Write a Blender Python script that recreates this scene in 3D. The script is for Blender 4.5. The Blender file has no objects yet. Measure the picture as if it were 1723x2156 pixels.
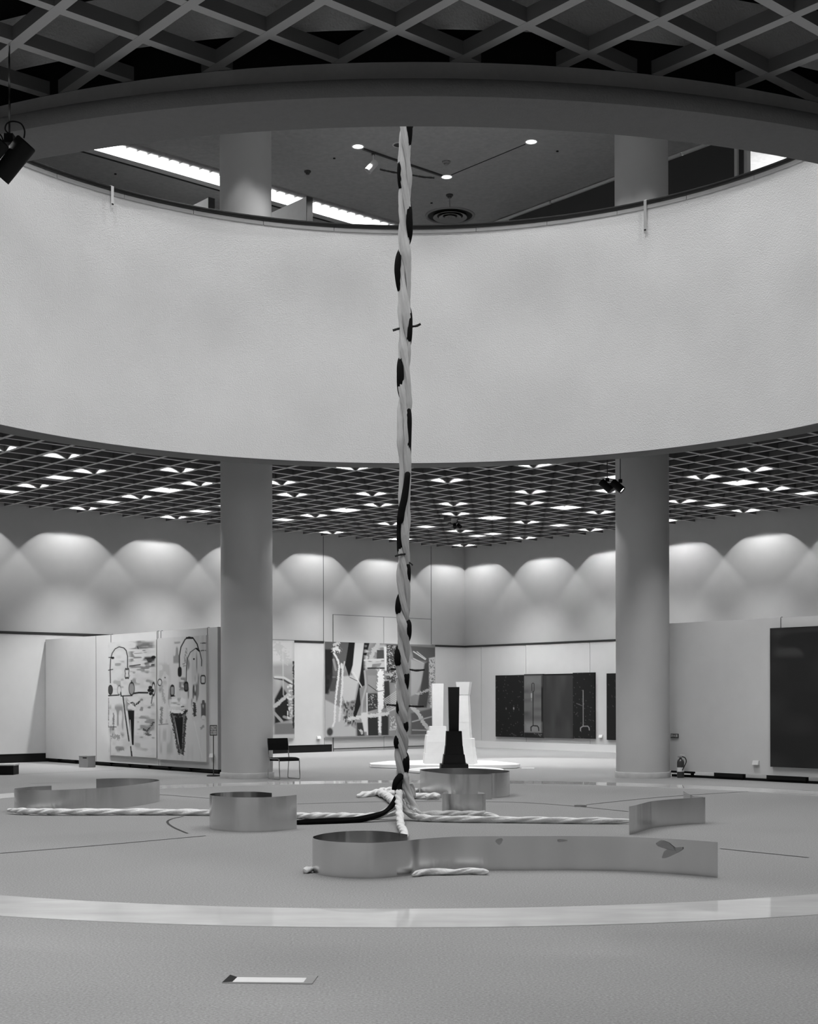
import bpy, bmesh, math, random
import numpy as np
from mathutils import Vector, Matrix

C = bpy.context.scene.collection
sc = bpy.context.scene
PI = math.pi
rnd = random.Random(7)

# ------------------------------------------------------------------ camera
cam_d = bpy.data.cameras.new('camera')
cam = bpy.data.objects.new('camera', cam_d)
C.objects.link(cam)
cam_d.sensor_fit = 'VERTICAL'
cam_d.sensor_height = 36.0
cam_d.lens = 2909.95 / 2156 * 36.0
cam_d.shift_y = (1469.07 - 1078.0) / 2156      # view camera with rising front
cam_d.clip_start, cam_d.clip_end = 0.1, 200
cam.matrix_world = Matrix.Translation((0, 0, 1.7)) @ Matrix.Rotation(PI / 2, 4, 'X') @ Matrix.Rotation(-0.0025, 4, 'Z')
sc.camera = cam

# ------------------------------------------------------------------ world, exposure
w = bpy.data.worlds.new('world')
sc.world = w
w.use_nodes = True
w.node_tree.nodes['Background'].inputs[0].default_value = (0.5, 0.5, 0.5, 1)
w.node_tree.nodes['Background'].inputs[1].default_value = 0.0
sc.view_settings.view_transform = 'Standard'
sc.view_settings.look = 'None'
sc.view_settings.gamma = 1.0
sc.view_settings.exposure = 0.0
sc.view_settings.use_curve_mapping = False
try:
    sc.cycles.max_bounces = 6
    sc.cycles.diffuse_bounces = 4
    sc.cycles.glossy_bounces = 3
    sc.cycles.sample_clamp_indirect = 4.0
    sc.cycles.use_denoising = True
except Exception:
    pass

# lamp powers (W)
P_COFFER = 145.0      # downlights in the lower ceiling
P_PANEL = 1.2         # emission of the glowing panels
P_UPPER = 295.0       # downlights in the upper ceiling over the well
P_SCULPT = 1300.0      # spots on the sculptures
P_TROUGH = 4.5
P_WASH = 850.0        # wall-washer lamps, some of them inside the glowing panels
P_BEHIND = 235.0      # lower downlights outside the picture

# ------------------------------------------------------------------ the hall's own axes: u along the left wall, v along the right wall
ANG = 0.7174
CA, SA = math.cos(ANG), math.sin(ANG)
KX, KY = 1.9339, 47.599
HALL = 40.17
RC = (0.038, 19.287)          # centre of the round well
def XY(u, v): return (KX - u * CA + v * SA, KY - u * SA - v * CA)
def W(u, v, z): return Vector((KX - u * CA + v * SA, KY - u * SA - v * CA, z))
HALL_M = Matrix(((-CA, SA, 0, KX), (-SA, -CA, 0, KY), (0, 0, 1, 0), (0, 0, 0, 1)))
RCUV = (20.0418, 20.0873)

# ------------------------------------------------------------------ materials
def mat(name, col, rough=0.6, metal=0.0, var=0.0, vscale=4.0, bump=0.0, bscale=60.0, emit=None, es=0.0, spec=None, coat=0.0, detail=3.0, stretch=None, paint=None):
    m = bpy.data.materials.new(name)
    m.use_nodes = True
    nt = m.node_tree
    b = nt.nodes['Principled BSDF']
    if not isinstance(col, tuple): col = (col, col, col)
    b.inputs['Base Color'].default_value = (*col, 1)
    b.inputs['Roughness'].default_value = rough
    b.inputs['Metallic'].default_value = metal
    if spec is not None: b.inputs['Specular IOR Level'].default_value = spec
    if coat: b.inputs['Coat Weight'].default_value = coat
    if emit is not None:
        b.inputs['Emission Color'].default_value = (emit, emit, emit, 1)
        b.inputs['Emission Strength'].default_value = es
    tc = None
    if var or bump:
        tc = nt.nodes.new('ShaderNodeTexCoord')
        src = tc.outputs['Object']
        if stretch:
            mp = nt.nodes.new('ShaderNodeMapping')
            mp.inputs['Scale'].default_value = stretch
            nt.links.new(src, mp.inputs[0]); src = mp.outputs[0]
    if var:
        n = nt.nodes.new('ShaderNodeTexNoise')
        n.inputs['Scale'].default_value = vscale
        n.inputs['Detail'].default_value = detail
        nt.links.new(src, n.inputs['Vector'])
        r = nt.nodes.new('ShaderNodeMapRange')
        r.inputs[1].default_value, r.inputs[2].default_value = 0.25, 0.75
        r.inputs[3].default_value, r.inputs[4].default_value = 1 - var, 1 + var
        nt.links.new(n.outputs[0], r.inputs[0])
        mx = nt.nodes.new('ShaderNodeMix'); mx.data_type = 'RGBA'; mx.blend_type = 'MULTIPLY'
        mx.inputs[0].default_value = 1.0
        mx.inputs[6].default_value = (*col, 1)
        nt.links.new(r.outputs[0], mx.inputs[7])
        nt.links.new(mx.outputs[2], b.inputs['Base Color'])
    if bump:
        n2 = nt.nodes.new('ShaderNodeTexNoise')
        n2.inputs['Scale'].default_value = bscale
        n2.inputs['Detail'].default_value = 2.0
        nt.links.new(src, n2.inputs['Vector'])
        bp = nt.nodes.new('ShaderNodeBump')
        bp.inputs['Strength'].default_value = bump
        bp.inputs['Distance'].default_value = 0.02
        nt.links.new(n2.outputs[0], bp.inputs['Height'])
        nt.links.new(bp.outputs[0], b.inputs['Normal'])
    if paint:
        at = nt.nodes.new('ShaderNodeAttribute'); at.attribute_name = paint
        nt.links.new(at.outputs['Color'], b.inputs['Base Color'])
    return m

M = {}
M['carpet'] = mat('carpet', 0.30, 0.95, var=0.30, vscale=60.0, bump=0.4, bscale=160.0, spec=0.1, detail=9.0)
M['seam'] = mat('carpet_seam', 0.045, 0.95)
M['marble'] = mat('polished_marble', 0.64, 0.035, var=0.14, vscale=2.2, detail=6.0, stretch=(0.5, 1.6, 1))
M['plaster'] = mat('rough_plaster', 0.78, 0.9, var=0.03, vscale=1.2, bump=0.4, bscale=45.0, spec=0.1)
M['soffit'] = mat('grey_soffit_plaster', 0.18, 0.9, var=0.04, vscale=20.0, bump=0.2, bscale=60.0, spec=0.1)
M['slabedge'] = mat('slab_edge_lightened', 0.45, 0.9, var=0.04, vscale=20.0, spec=0.1)  # colour lightened to offset the shade on this band
M['clad'] = mat('lower_wall_cladding_lightened', 0.58, 0.9, var=0.02, vscale=3.0, spec=0.1)  # paler than the upper wall, the washers' light put into the colour
M['leftboard'] = mat('left_partition_cloth', 0.64, 0.9, var=0.02, vscale=3.0, spec=0.1)
M['wall'] = mat('gallery_wall_cloth', 0.46, 0.9, var=0.02, vscale=3.0, bump=0.1, bscale=120.0, spec=0.1)
M['panel'] = mat('grey_partition_cloth', 0.62, 0.9, var=0.02, vscale=3.0, spec=0.1)
M['ledge'] = mat('painted_ledge', 0.74, 0.6)
M['rib'] = mat('rib_pale', 0.42, 0.7)
M['ribside'] = mat('rib_side_dark', 0.15, 0.8, spec=0.1)
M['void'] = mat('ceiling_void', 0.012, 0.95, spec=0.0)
M['upceil'] = mat('upper_ceiling_plaster', 0.40, 0.95, var=0.10, vscale=9.0, bump=0.3, bscale=40.0, spec=0.05, detail=8.0)
M['column'] = mat('column_plaster', 0.56, 0.85, var=0.02, vscale=2.0, bump=0.08, bscale=90.0, spec=0.1)
M['plinth'] = mat('column_plinth_stone', 0.55, 0.35, var=0.1, vscale=5.0)
M['black'] = mat('black_paint', 0.010, 0.6, spec=0.15)
M['blackcloth'] = mat('black_cloth', 0.010, 0.95, spec=0.05)
M['darkwood'] = mat('dark_stick_bark', 0.012, 0.8, bump=0.5, bscale=80.0)
M['rail'] = mat('black_handrail', 0.012, 0.3)
M['trim'] = mat('aluminium_trim', 0.50, 0.35, metal=0.25, var=0.08, vscale=2.0)
M['joint'] = mat('dark_joint', 0.10, 0.9)
M['darkjoint'] = mat('black_joint', 0.02, 0.9)
M['steel'] = mat('brushed_steel_sheet', 0.64, 0.22, metal=1.0, var=0.10, vscale=2.6, stretch=(1, 1, 0.12), bump=0.25, bscale=7.0)
M['stain'] = mat('steel_stain', 0.44, 0.42, metal=0.9)
M['chrome'] = mat('chrome_tube', 0.6, 0.12, metal=1.0)
M['cloth'] = mat('white_twisted_cloth', 0.52, 0.95, var=0.10, vscale=9.0, bump=0.5, bscale=35.0, spec=0.1, stretch=(1, 1, 0.25))  # streaky tone imitates shade in the creases of the cloth
M['floorcloth'] = mat('white_floor_cloth', 0.78, 0.95, var=0.10, vscale=9.0, bump=0.5, bscale=30.0, spec=0.1)
M['white'] = mat('white_paint', 0.85, 0.6, var=0.03, vscale=6.0)
M['card'] = mat('white_card', 0.66, 0.6)
M['lampwhite'] = mat('white_lamp_enamel', 0.75, 0.35)
M['greymetal'] = mat('grey_metal', 0.33, 0.4, metal=0.3)
M['darkgrey'] = mat('dark_grey_paint', 0.06, 0.6)
M['upwall'] = mat('dark_upper_panel', 0.085, 0.9, spec=0.1)
M['glow'] = mat('glowing_diffuser', 0.8, 0.5, emit=1.0, es=P_PANEL)
M['lens'] = mat('lamp_lens', 0.8, 0.3, emit=1.0, es=3.0)
M['upglow'] = mat('downlight_glow', 0.8, 0.5, emit=1.0, es=2.5)
M['trough'] = mat('trough_diffuser', 0.8, 0.5, emit=1.0, es=P_TROUGH)
M['grille'] = mat('diffuser_grille', 0.26, 0.6)
M['hatchplate'] = mat('bright_floor_plate', 0.86, 0.25)  # white includes the bright reflection on the plate
M['ext'] = mat('extinguisher_enamel', 0.045, 0.3)
M['paint'] = mat('oil_paint_surface', 0.5, 0.6, paint='paint', spec=0.06)
M['darkpaint'] = mat('dark_paint_surface', 0.5, 0.55, paint='paint', spec=0.15)

# ------------------------------------------------------------------ mesh helpers
class MB:
    def __init__(s): s.v = []; s.f = []
    def add(s, vs, fs):
        o = len(s.v); s.v += [tuple(p) for p in vs]; s.f += [tuple(i + o for i in q) for q in fs]; return s
    def box(s, a, b, mtx=None):
        x0, y0, z0 = a; x1, y1, z1 = b
        vs = [(x0, y0, z0), (x1, y0, z0), (x1, y1, z0), (x0, y1, z0), (x0, y0, z1), (x1, y0, z1), (x1, y1, z1), (x0, y1, z1)]
        if mtx is not None: vs = [tuple(mtx @ Vector(p)) for p in vs]
        return s.add(vs, [(0, 3, 2, 1), (4, 5, 6, 7), (0, 1, 5, 4), (1, 2, 6, 5), (2, 3, 7, 6), (3, 0, 4, 7)])
    def hbox(s, a, b): return s.box(a, b, HALL_M)          # a box in hall axes (u, v, z)
    def frustum(s, c, wb, db, wt, dt, z0, z1, rot=0.0, off=(0, 0)):
        co, si = math.cos(rot), math.sin(rot)
        vs = []
        for (hw, hd, z, ox, oy) in ((wb / 2, db / 2, z0, 0, 0), (wt / 2, dt / 2, z1, off[0], off[1])):
            for sx, sy in ((-1, -1), (1, -1), (1, 1), (-1, 1)):
                x, y = sx * hw + ox, sy * hd + oy
                vs.append((c[0] + x * co - y * si, c[1] + x * si + y * co, z))
        return s.add(vs, [(0, 3, 2, 1), (4, 5, 6, 7), (0, 1, 5, 4), (1, 2, 6, 5), (2, 3, 7, 6), (3, 0, 4, 7)])
    def tube(s, pts, r, n=8, caps=True, flat=1.0, wob=None):
        pts = [Vector(p) for p in pts]; N = len(pts)
        rad = r if callable(r) else (lambda t: r)
        up = Vector((0, 0, 1)); prev = None; vs = []
        for i, p in enumerate(pts):
            d = (pts[min(i + 1, N - 1)] - pts[max(i - 1, 0)]).normalized()
            if prev is None:
                a = up if abs(d.z) < 0.9 else Vector((1, 0, 0))
                nx = d.cross(a).normalized()
            else:
                nx = (prev - d * prev.dot(d)).normalized()
            prev = nx; ny = d.cross(nx)
            t = i / max(N - 1, 1)
            for k in range(n):
                th = 2 * PI * k / n
                rr = rad(t) * (wob(t, th) if wob else 1.0)
                vs.append(p + nx * (rr * math.cos(th)) + ny * (rr * flat * math.sin(th)))
        fs = [(i * n + k, i * n + (k + 1) % n, (i + 1) * n + (k + 1) % n, (i + 1) * n + k) for i in range(N - 1) for k in range(n)]
        if caps: fs += [tuple(reversed(range(n))), tuple(range((N - 1) * n, N * n))]
        return s.add(vs, fs)
    def lathe(s, prof, c=(0, 0), n=48, mtx=None, closed=False):
        vs = []; m = len(prof)
        for k in range(n):
            a = 2 * PI * k / n
            for r, z in prof:
                p = Vector((c[0] + r * math.cos(a), c[1] + r * math.sin(a), z))
                vs.append(tuple(mtx @ p) if mtx is not None else tuple(p))
        fs = []
        for k in range(n):
            k2 = (k + 1) % n
            for i in range(m if closed else m - 1):
                j = (i + 1) % m
                fs.append((k * m + i, k2 * m + i, k2 * m + j, k * m + j))
        return s.add(vs, fs)
    def prism(s, poly, z0, z1):
        n = len(poly)
        vs = [(x, y, z0) for x, y in poly] + [(x, y, z1) for x, y in poly]
        fs = [tuple(reversed(range(n))), tuple(range(n, 2 * n))] + [(i, (i + 1) % n, n + (i + 1) % n, n + i) for i in range(n)]
        return s.add(vs, fs)
    def build(s, name, m, parent=None, smooth=False, loc=None, auto=False):
        me = bpy.data.meshes.new(name)
        if loc is not None:
            L = Vector(loc); s.v = [tuple(Vector(p) - L) for p in s.v]
        me.from_pydata(s.v, [], s.f)
        bm = bmesh.new(); bm.from_mesh(me)
        bmesh.ops.recalc_face_normals(bm, faces=bm.faces)
        bm.to_mesh(me); bm.free()
        if m is not None: me.materials.append(m)
        if smooth:
            me.polygons.foreach_set('use_smooth', [True] * len(me.polygons))
            if auto:
                me.set_sharp_from_angle(angle=math.radians(40))
        o = bpy.data.objects.new(name, me); C.objects.link(o)
        if loc is not None: o.location = loc
        if parent is not None:
            o.parent = parent
            o.matrix_parent_inverse = parent.matrix_basis.inverted()
        return o

def tag(o, label=None, cat=None, group=None, kind=None):
    if label: o['label'] = label
    if cat: o['category'] = cat
    if group: o['group'] = group
    if kind: o['kind'] = kind
    return o
def thing(name, loc, label, cat, group=None):
    o = bpy.data.objects.new(name, None); C.objects.link(o)
    o.location = loc; o.empty_display_size = 0.1
    return tag(o, label, cat, group)
def spline(pts, per=8):
    P = [Vector(p) for p in pts]; out = []
    for i in range(len(P) - 1):
        p0, p1, p2, p3 = P[max(i - 1, 0)], P[i], P[i + 1], P[min(i + 2, len(P) - 1)]
        for k in range(per):
            t = k / per
            out.append(0.5 * ((2 * p1) + (p2 - p0) * t + (2 * p0 - 5 * p1 + 4 * p2 - p3) * t * t + (3 * p1 - p0 - 3 * p2 + p3) * t ** 3))
    out.append(P[-1]); return out
def circle(r, n, c=RC): return [(c[0] + r * math.cos(2 * PI * k / n), c[1] + r * math.sin(2 * PI * k / n)) for k in range(n)]
def text_mesh(name, s, size, m, parent, mtx, ext=0.002):
    cu = bpy.data.curves.new(name, 'FONT'); cu.body = s; cu.size = size; cu.align_x = 'CENTER'; cu.align_y = 'CENTER'; cu.extrude = ext
    tmp = bpy.data.objects.new(name + '_curve', cu); C.objects.link(tmp)
    bpy.context.view_layer.update()
    me = bpy.data.meshes.new_from_object(tmp.evaluated_get(bpy.context.evaluated_depsgraph_get()))
    bpy.data.objects.remove(tmp)
    me.materials.clear(); me.materials.append(m)
    me.transform(mtx)
    o = bpy.data.objects.new(name, me); C.objects.link(o); o.parent = parent
    o.matrix_parent_inverse = parent.matrix_basis.inverted()
    return o
def spot(name, parent, loc, target, power, deg, blend=0.05, size=0.03):
    d = bpy.data.lights.new(name, 'SPOT'); d.energy = power; d.spot_size = math.radians(deg); d.spot_blend = blend; d.shadow_soft_size = size
    o = bpy.data.objects.new(name, d); C.objects.link(o)
    o.location = loc
    o.rotation_euler = (Vector(target) - Vector(loc)).to_track_quat('-Z', 'Y').to_euler()
    if parent is not None:
        o.parent = parent; o.matrix_parent_inverse = parent.matrix_basis.inverted()
    return o

# ------------------------------------------------------------------ the setting
def square_with_hole(r, z, n=96, down=False):
    mb = MB(); ring = []
    cs = [XY(0, 0), XY(HALL, 0), XY(HALL, HALL), XY(0, HALL)]
    inner = circle(r, n)
    outer = []
    for x, y in inner:
        dx, dy = x - RC[0], y - RC[1]
        du = -(dx * CA + dy * SA); dv = dx * SA - dy * CA
        ts = []
        for d, c in ((du, RCUV[0]), (dv, RCUV[1])):
            if d > 1e-9: ts.append((HALL - c) / d)
            elif d < -1e-9: ts.append(-c / d)
        t = min(ts); outer.append((RC[0] + dx * t, RC[1] + dy * t))
    mb.add([(x, y, z) for x, y in inner] + [(x, y, z) for x, y in outer], [(i, (i + 1) % n, n + (i + 1) % n, n + i) for i in range(n)])
    # the four corners
    for (u, v) in ((0, 0), (HALL, 0), (HALL, HALL), (0, HALL)):
        p = XY(u, v); k = min(range(n), key=lambda i: (outer[i][0] - p[0]) ** 2 + (outer[i][1] - p[1]) ** 2)
        for a, b in ((k - 1, k), (k, k + 1)):
            A, B = outer[a % n], outer[b % n]
            mb.add([(*A, z), (*B, z), (*p, z)], [(0, 1, 2)])
    return mb

floor = MB().hbox((-0.2, -0.2, -0.2), (HALL + 0.2, HALL + 0.2, 0)).build('floor', M['carpet']); tag(floor, kind='structure')
def seam(pts, wd=0.034):
    sp = spline([(x, y, 0) for x, y in pts], 10); mb = MB(); vs = []
    for i, p in enumerate(sp):
        d = (sp[min(i + 1, len(sp) - 1)] - sp[max(i - 1, 0)]).normalized(); nn = Vector((-d.y, d.x, 0)) * wd / 2
        vs += [(*(p + nn).xy, 0.003), (*(p - nn).xy, 0.003)]
    mb.add(vs, [(2 * i, 2 * i + 1, 2 * i + 3, 2 * i + 2) for i in range(len(sp) - 1)])
    return mb.build('seam', M['seam'], floor)
for pts in ([(-1.8, 22.15), (-0.79, 22.52), (0.29, 22.64), (1.23, 22.55), (1.9, 22.28), (2.58, 21.56), (3.25, 20.52)],
            [(-4.41, 24.41), (-3.4, 23.46)], [(-4.5, 15.19), (-3.54, 16.04), (-2.52, 17.07)],
            [(-3.25, 19.89), (-3.35, 19.42), (-3.31, 18.91), (-3.11, 18.21), (-2.79, 17.37)],
            [(3.48, 15.48), (4.22, 14.59)], [(2.76, 21.81), (4.35, 23.53), (6.2, 24.89)],
            [(-9.4, 30.5), (-7.45, 32.28), (-6.85, 33.11)], [(-7.58, 27.65), (-7.03, 27.93)], [(3.98, 27.03), (7.24, 24.98)]):
    seam(pts)
ring = MB().lathe([(8.185, 0.0), (8.185, 0.006), (9.089, 0.006), (9.089, 0.0)], RC, 128).build('trim_1', M['marble']); tag(ring, kind='structure')

# walls: one slab a side, both storeys
wl = MB().hbox((-0.2, -0.25, 0), (HALL + 0.2, 0, 14.6)).build('wall_left', M['wall']); tag(wl, kind='structure')
wr = MB().hbox((-0.25, -0.0, 0), (0, HALL + 0.2, 14.6)).build('wall_right', M['wall']); tag(wr, kind='structure')
wn = MB().hbox((HALL, 0, 0), (HALL + 0.25, HALL + 0.2, 14.6)).build('wall_near_left', M['wall']); tag(wn, kind='structure')
wm = MB().hbox((0, HALL, 0), (HALL, HALL + 0.25, 14.6)).build('wall_near_right', M['wall']); tag(wm, kind='structure')

# cladding of the right wall up to the picture rail
seams_v = [0.0, 0.834, 2.937, 5.72, 8.5, 11.28, 14.06, 16.84, 19.62, 22.4, 25.2]
for a, b in zip(seams_v, seams_v[1:]):
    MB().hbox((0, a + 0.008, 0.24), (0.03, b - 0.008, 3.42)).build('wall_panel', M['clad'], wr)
MB().hbox((0, 0.05, 3.43), (0.045, 25.2, 3.485)).build('picture_rail', M['darkjoint'], wr)
MB().hbox((0, 0.02, 0), (0.06, 25.2, 0.235)).build('base_ledge', M['ledge'], wr)
# left wall: cladding, rail, dark base, tall double door
for a, b in ((0.03, 1.545), (6.15, 8.9), (8.92, 11.7), (11.72, 14.5), (14.52, 17.3), (17.32, 20.1), (20.12, 22.9)):
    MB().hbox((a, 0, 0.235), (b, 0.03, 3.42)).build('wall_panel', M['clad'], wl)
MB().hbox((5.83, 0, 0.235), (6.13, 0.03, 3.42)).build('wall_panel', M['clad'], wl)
MB().hbox((6.14, 0, 3.43), (22.9, 0.045, 3.49)).build('picture_rail', M['darkjoint'], wl)
MB().hbox((0.03, 0, 3.43), (1.555, 0.045, 3.485)).build('picture_rail', M['darkjoint'], wl)
MB().hbox((5.82, 0, 0), (22.9, 0.012, 0.228)).build('dark_base', M['black'], wl)
MB().hbox((0.06, 0, 0), (1.56, 0.05, 0.1)).build('base_ledge', M['greymetal'], wl)
for u in (1.562, 6.137):
    MB().hbox((u - 0.011, 0, 3.5), (u + 0.011, 0.004, 6.8)).build('wall_joint', M['joint'], wl)
door = MB().hbox((1.575, 0, 0.0), (5.775, 0.006, 4.352)).build('door_1', M['joint']); tag(door, kind='structure')
for a, b in ((1.6, 3.672), (3.688, 5.755)):
    MB().hbox((a, 0.0, 0.10), (b, 0.026, 4.335)).build('door_leaf', M['wall'], door)
    MB().hbox((a, 0.0, 0.0), (b, 0.03, 0.07)).build('door_threshold', M['greymetal'], door)

# ------------------------------------------------------------------ lower ceiling: open grid of ribs under a dark void
PITCH = 0.7027; U0 = 10.4019; V0 = 11.1121
ceil_o = square_with_hole(8.2, 7.45).build('ceiling', M['void']); tag(ceil_o, kind='structure')
RB, RT, RW = 6.8025, 6.915, 0.088
RHOLE = 8.13
def rib_pieces(c, k):
    d = c - RCUV[k]
    other = RCUV[1 - k]
    if abs(d) < RHOLE:
        h = math.sqrt(RHOLE ** 2 - d * d)
        return [(0.0, other - h), (other + h, HALL)]
    return [(0.0, HALL)]
for k, c0 in ((0, U0), (1, V0)):
    i = -16
    while c0 + i * PITCH < HALL - 0.1:
        c = c0 + i * PITCH; i += 1
        if c < 0.1: continue
        dz = 0.0 if k == 0 else 0.0015
        for a, b in rib_pieces(c, k):
            mb = MB()
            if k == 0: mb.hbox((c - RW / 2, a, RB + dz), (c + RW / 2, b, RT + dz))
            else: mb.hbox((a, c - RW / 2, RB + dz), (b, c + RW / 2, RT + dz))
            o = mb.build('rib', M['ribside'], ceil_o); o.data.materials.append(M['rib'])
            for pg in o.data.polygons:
                if pg.normal.z < -0.9: pg.material_index = 1  # underside paler than the sides
def cell(i, j): return (U0 + (i + 0.5) * PITCH, V0 + (j + 0.5) * PITCH)
WINGS = [(14, -5), (12, -5), (10, -7), (10, -11), (8, -5), (6, -11), (6, -15), (2, -15), (6, -7), (4, -5), (2, -7), (-2, -11), (0, -5), (-2, -7),
         (-6, -15), (4, -1), (0, -1), (-4, -5), (-6, -7), (-6, -11), (-10, -11), (-14, -15), (0, 3), (-4, -1), (-6, -3), (-10, -7),
         (-14, -11), (-10, -15), (-2, -15), (-10, -3), (-6, 1), (-14, -7), (-14, -3), (-6, 7), (-6, 5), (-10, 5), (-10, 1), (-14, 1), (-14, 5), (10, -15), (14, -11)]
WIDE = [(6, -9), (-2, -9), (-8, -7), (-8, -3), (-8, 5), (-14, 9)]
GLOW = [(10, -9), (10, -13), (6, -13), (2, -13), (2, -11), (-2, -13), (-8, -11), (-12, -11), (-12, -12), (-12, -7), (-4, 3), (-12, 5), (-12, 1)]
BEHIND = [(i, j) for i in (26, 30, 34, 38) for j in (13, 17, 21, 25, 29, 33, 37)] + [(14, 29), (10, 25), (6, 17), (18, 33), (22, 37), (10, 33), (2, 9), (2, 17), (22, 7), (18, 1), (22, 1), (26, 5), (22, -5), (18, -9)]
def can_mesh():
    mb = MB()
    mb.lathe([(0.11, 0.0), (0.115, 0.02), (0.12, 0.20), (0.0, 0.22)], (0, 0), 20)
    me_o = mb.build('downlight', M['lampwhite'])
    return me_o
can0 = None
def downlight(i, j, half, power):
    global can0
    u, v = cell(i, j); p = W(u, v, RB + 0.33)
    if can0 is None:
        can0 = can_mesh(); o = can0
    else:
        o = can0.copy(); C.objects.link(o)
    o.parent = ceil_o; o.location = p
    spot('downlight_lamp', o, (0, 0, -0.01), (0, 0, -5), power, 2 * half, 0.05, 0.02).matrix_parent_inverse = Matrix.Identity(4)
for i, j in WINGS:
    downlight(i, j, 51.5, P_COFFER)
    if i in (-14,) or j in (-15,):      # the lamps next to a wall: their reflectors also throw a soft halo above the scallop
        u, v = cell(i, j)
        spot('halo_lamp', ceil_o, W(u, v, RB + 0.02), W(u, v, 0), P_COFFER * 0.30, 122, 0.35, 0.05)
for i, j in WIDE: downlight(i, j, 62, P_COFFER * 1.1)
for i, j in BEHIND:
    du, dv = cell(i, j)[0] - RCUV[0], cell(i, j)[1] - RCUV[1]
    if 0 < cell(i, j)[0] < HALL and 0 < cell(i, j)[1] < HALL and math.hypot(du, dv) > 9.2:
        downlight(i, j, 55, P_BEHIND)
ORD = ['first', 'second', 'third', 'fourth', 'fifth', 'sixth', 'seventh', 'eighth', 'ninth', 'tenth', 'eleventh', 'twelfth', 'thirteenth']
gx = sorted(GLOW, key=lambda c: W(*cell(*c), 0).x / W(*cell(*c), 0).y)
rank = {c: n for n, c in enumerate(gx)}
# wall washers: adjustable lamps in the coffers, thrown at the lower walls
WASH = [(i, -13, 'v') for i in (26, 22, 18, 14, 6, 2, -2, -6, -10)] + [(-12, j, 'u') for j in (13, 9, 5, 1, -3, -7, -11)] + [(10, -13, 'p'), (10, -9, 'p'), (1, 9, 'q'), (0, 13, 'q')]  # the q pair is added, unseen, to brighten the right partition
for i, j, k in WASH:
    u, v = cell(i, j); z0 = RB - 0.02
    tgt = {'v': W(u, 0, -0.8), 'u': W(0, v, -0.8), 'p': W(15.6, v, 0.2), 'q': W(9.1, v, 0.0)}[k]
    spot('washer_lamp', ceil_o, W(u, v, z0), tgt, P_WASH * {'p': 0.95, 'q': 0.55, 'u': 0.6, 'v': 1.0}[k], 70, 1.0, 0.05)
for i, j in ((-4, 3), (2, -11), (-8, -11), (-12, -12)):
    u, v = cell(i, j)
    spot('panel_lamp', ceil_o, W(u, v, RB - 0.02), W(u, v, 0), 420, 100, 0.8, 0.05)
gl0 = None
for n, (i, j) in enumerate(GLOW):
    u, v = cell(i, j)
    t = thing('ceiling_light', W(u, v, RB), 'glowing square panel in the grid ceiling, ' + ORD[rank[(i, j)]] + ' of thirteen from the left', 'light', 'square light panels in the grid ceiling')
    t.rotation_euler = (0, 0, math.atan2(-SA, -CA))
    h = (PITCH - RW) / 2 - 0.004
    if gl0 is None:
        a = MB()
        for s1, s2 in (((-h, -h), (h, -h + 0.03)), ((-h, h - 0.03), (h, h)), ((-h, -h + 0.03), (-h + 0.03, h - 0.03)), ((h - 0.03, -h + 0.03), (h, h - 0.03))):
            a.box((*s1, 0.02), (*s2, 0.10))
        fr = a.build('light_frame', M['rib']); df = MB().box((-h + 0.03, -h + 0.03, 0.03), (h - 0.03, h - 0.03, 0.05)).build('light_diffuser', M['glow'])
        gl0 = (fr, df)
    else:
        fr, df = gl0[0].copy(), gl0[1].copy(); C.objects.link(fr); C.objects.link(df)
    fr.parent = t; df.parent = t

# ------------------------------------------------------------------ the well: ring soffit and parapet drum
drum = MB().lathe([(8.075, 6.345), (8.075, 10.885), (8.33, 10.885), (8.33, 7.0)], RC, 160).build('wall_well', M['plaster'], smooth=True, auto=True); tag(drum, kind='structure')
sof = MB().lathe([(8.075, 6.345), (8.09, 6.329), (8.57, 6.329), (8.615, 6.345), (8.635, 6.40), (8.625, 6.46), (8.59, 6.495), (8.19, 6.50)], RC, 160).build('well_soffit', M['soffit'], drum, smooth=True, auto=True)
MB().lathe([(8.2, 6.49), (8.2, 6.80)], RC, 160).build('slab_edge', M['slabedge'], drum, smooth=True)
MB().lathe([(8.2, 6.80), (8.2, 7.5)], RC, 160).build('void_edge', M['void'], drum, smooth=True)  # same face blackened above the rib line, shade put into the colour
upf = square_with_hole(8.3, 9.85).build('floor_upper', M['carpet']); tag(upf, kind='structure')
# metal cover strips under the handrail, one every 1.4 m
NT = 36
for k in range(NT):
    a0 = 2 * PI * k / NT + 0.012; a1 = 2 * PI * (k + 1) / NT + 0.012 - 0.0012
    vs = []; n = 6
    for q in range(n + 1):
        a = a0 + (a1 - a0) * q / n
        for r, z in ((8.055, 10.887), (8.055, 10.962), (8.35, 10.962), (8.35, 10.887)):
            vs.append((RC[0] + r * math.cos(a), RC[1] + r * math.sin(a), z))
    fs = [(q * 4 + i, q * 4 + (i + 1) % 4, q * 4 + 4 + (i + 1) % 4, q * 4 + 4 + i) for q in range(n) for i in range(4)] + [(0, 1, 2, 3), (n * 4, n * 4 + 3, n * 4 + 2, n * 4 + 1)]
    MB().add(vs, fs).build('cover_strip', M['trim'], drum)
hr = [(8.045, 10.963), (8.03, 11.0), (8.04, 11.045), (8.09, 11.065), (8.17, 11.06), (8.20, 11.0), (8.19, 10.963)]
MB().lathe(hr, RC, 160, closed=True).build('handrail', M['rail'], drum, smooth=True, auto=True)
MB().lathe([(8.20, 11.06), (8.20, 11.078), (8.23, 11.078), (8.23, 11.06)], RC, 160, closed=True).build('rail_edge', M['darkgrey'], drum)

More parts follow.
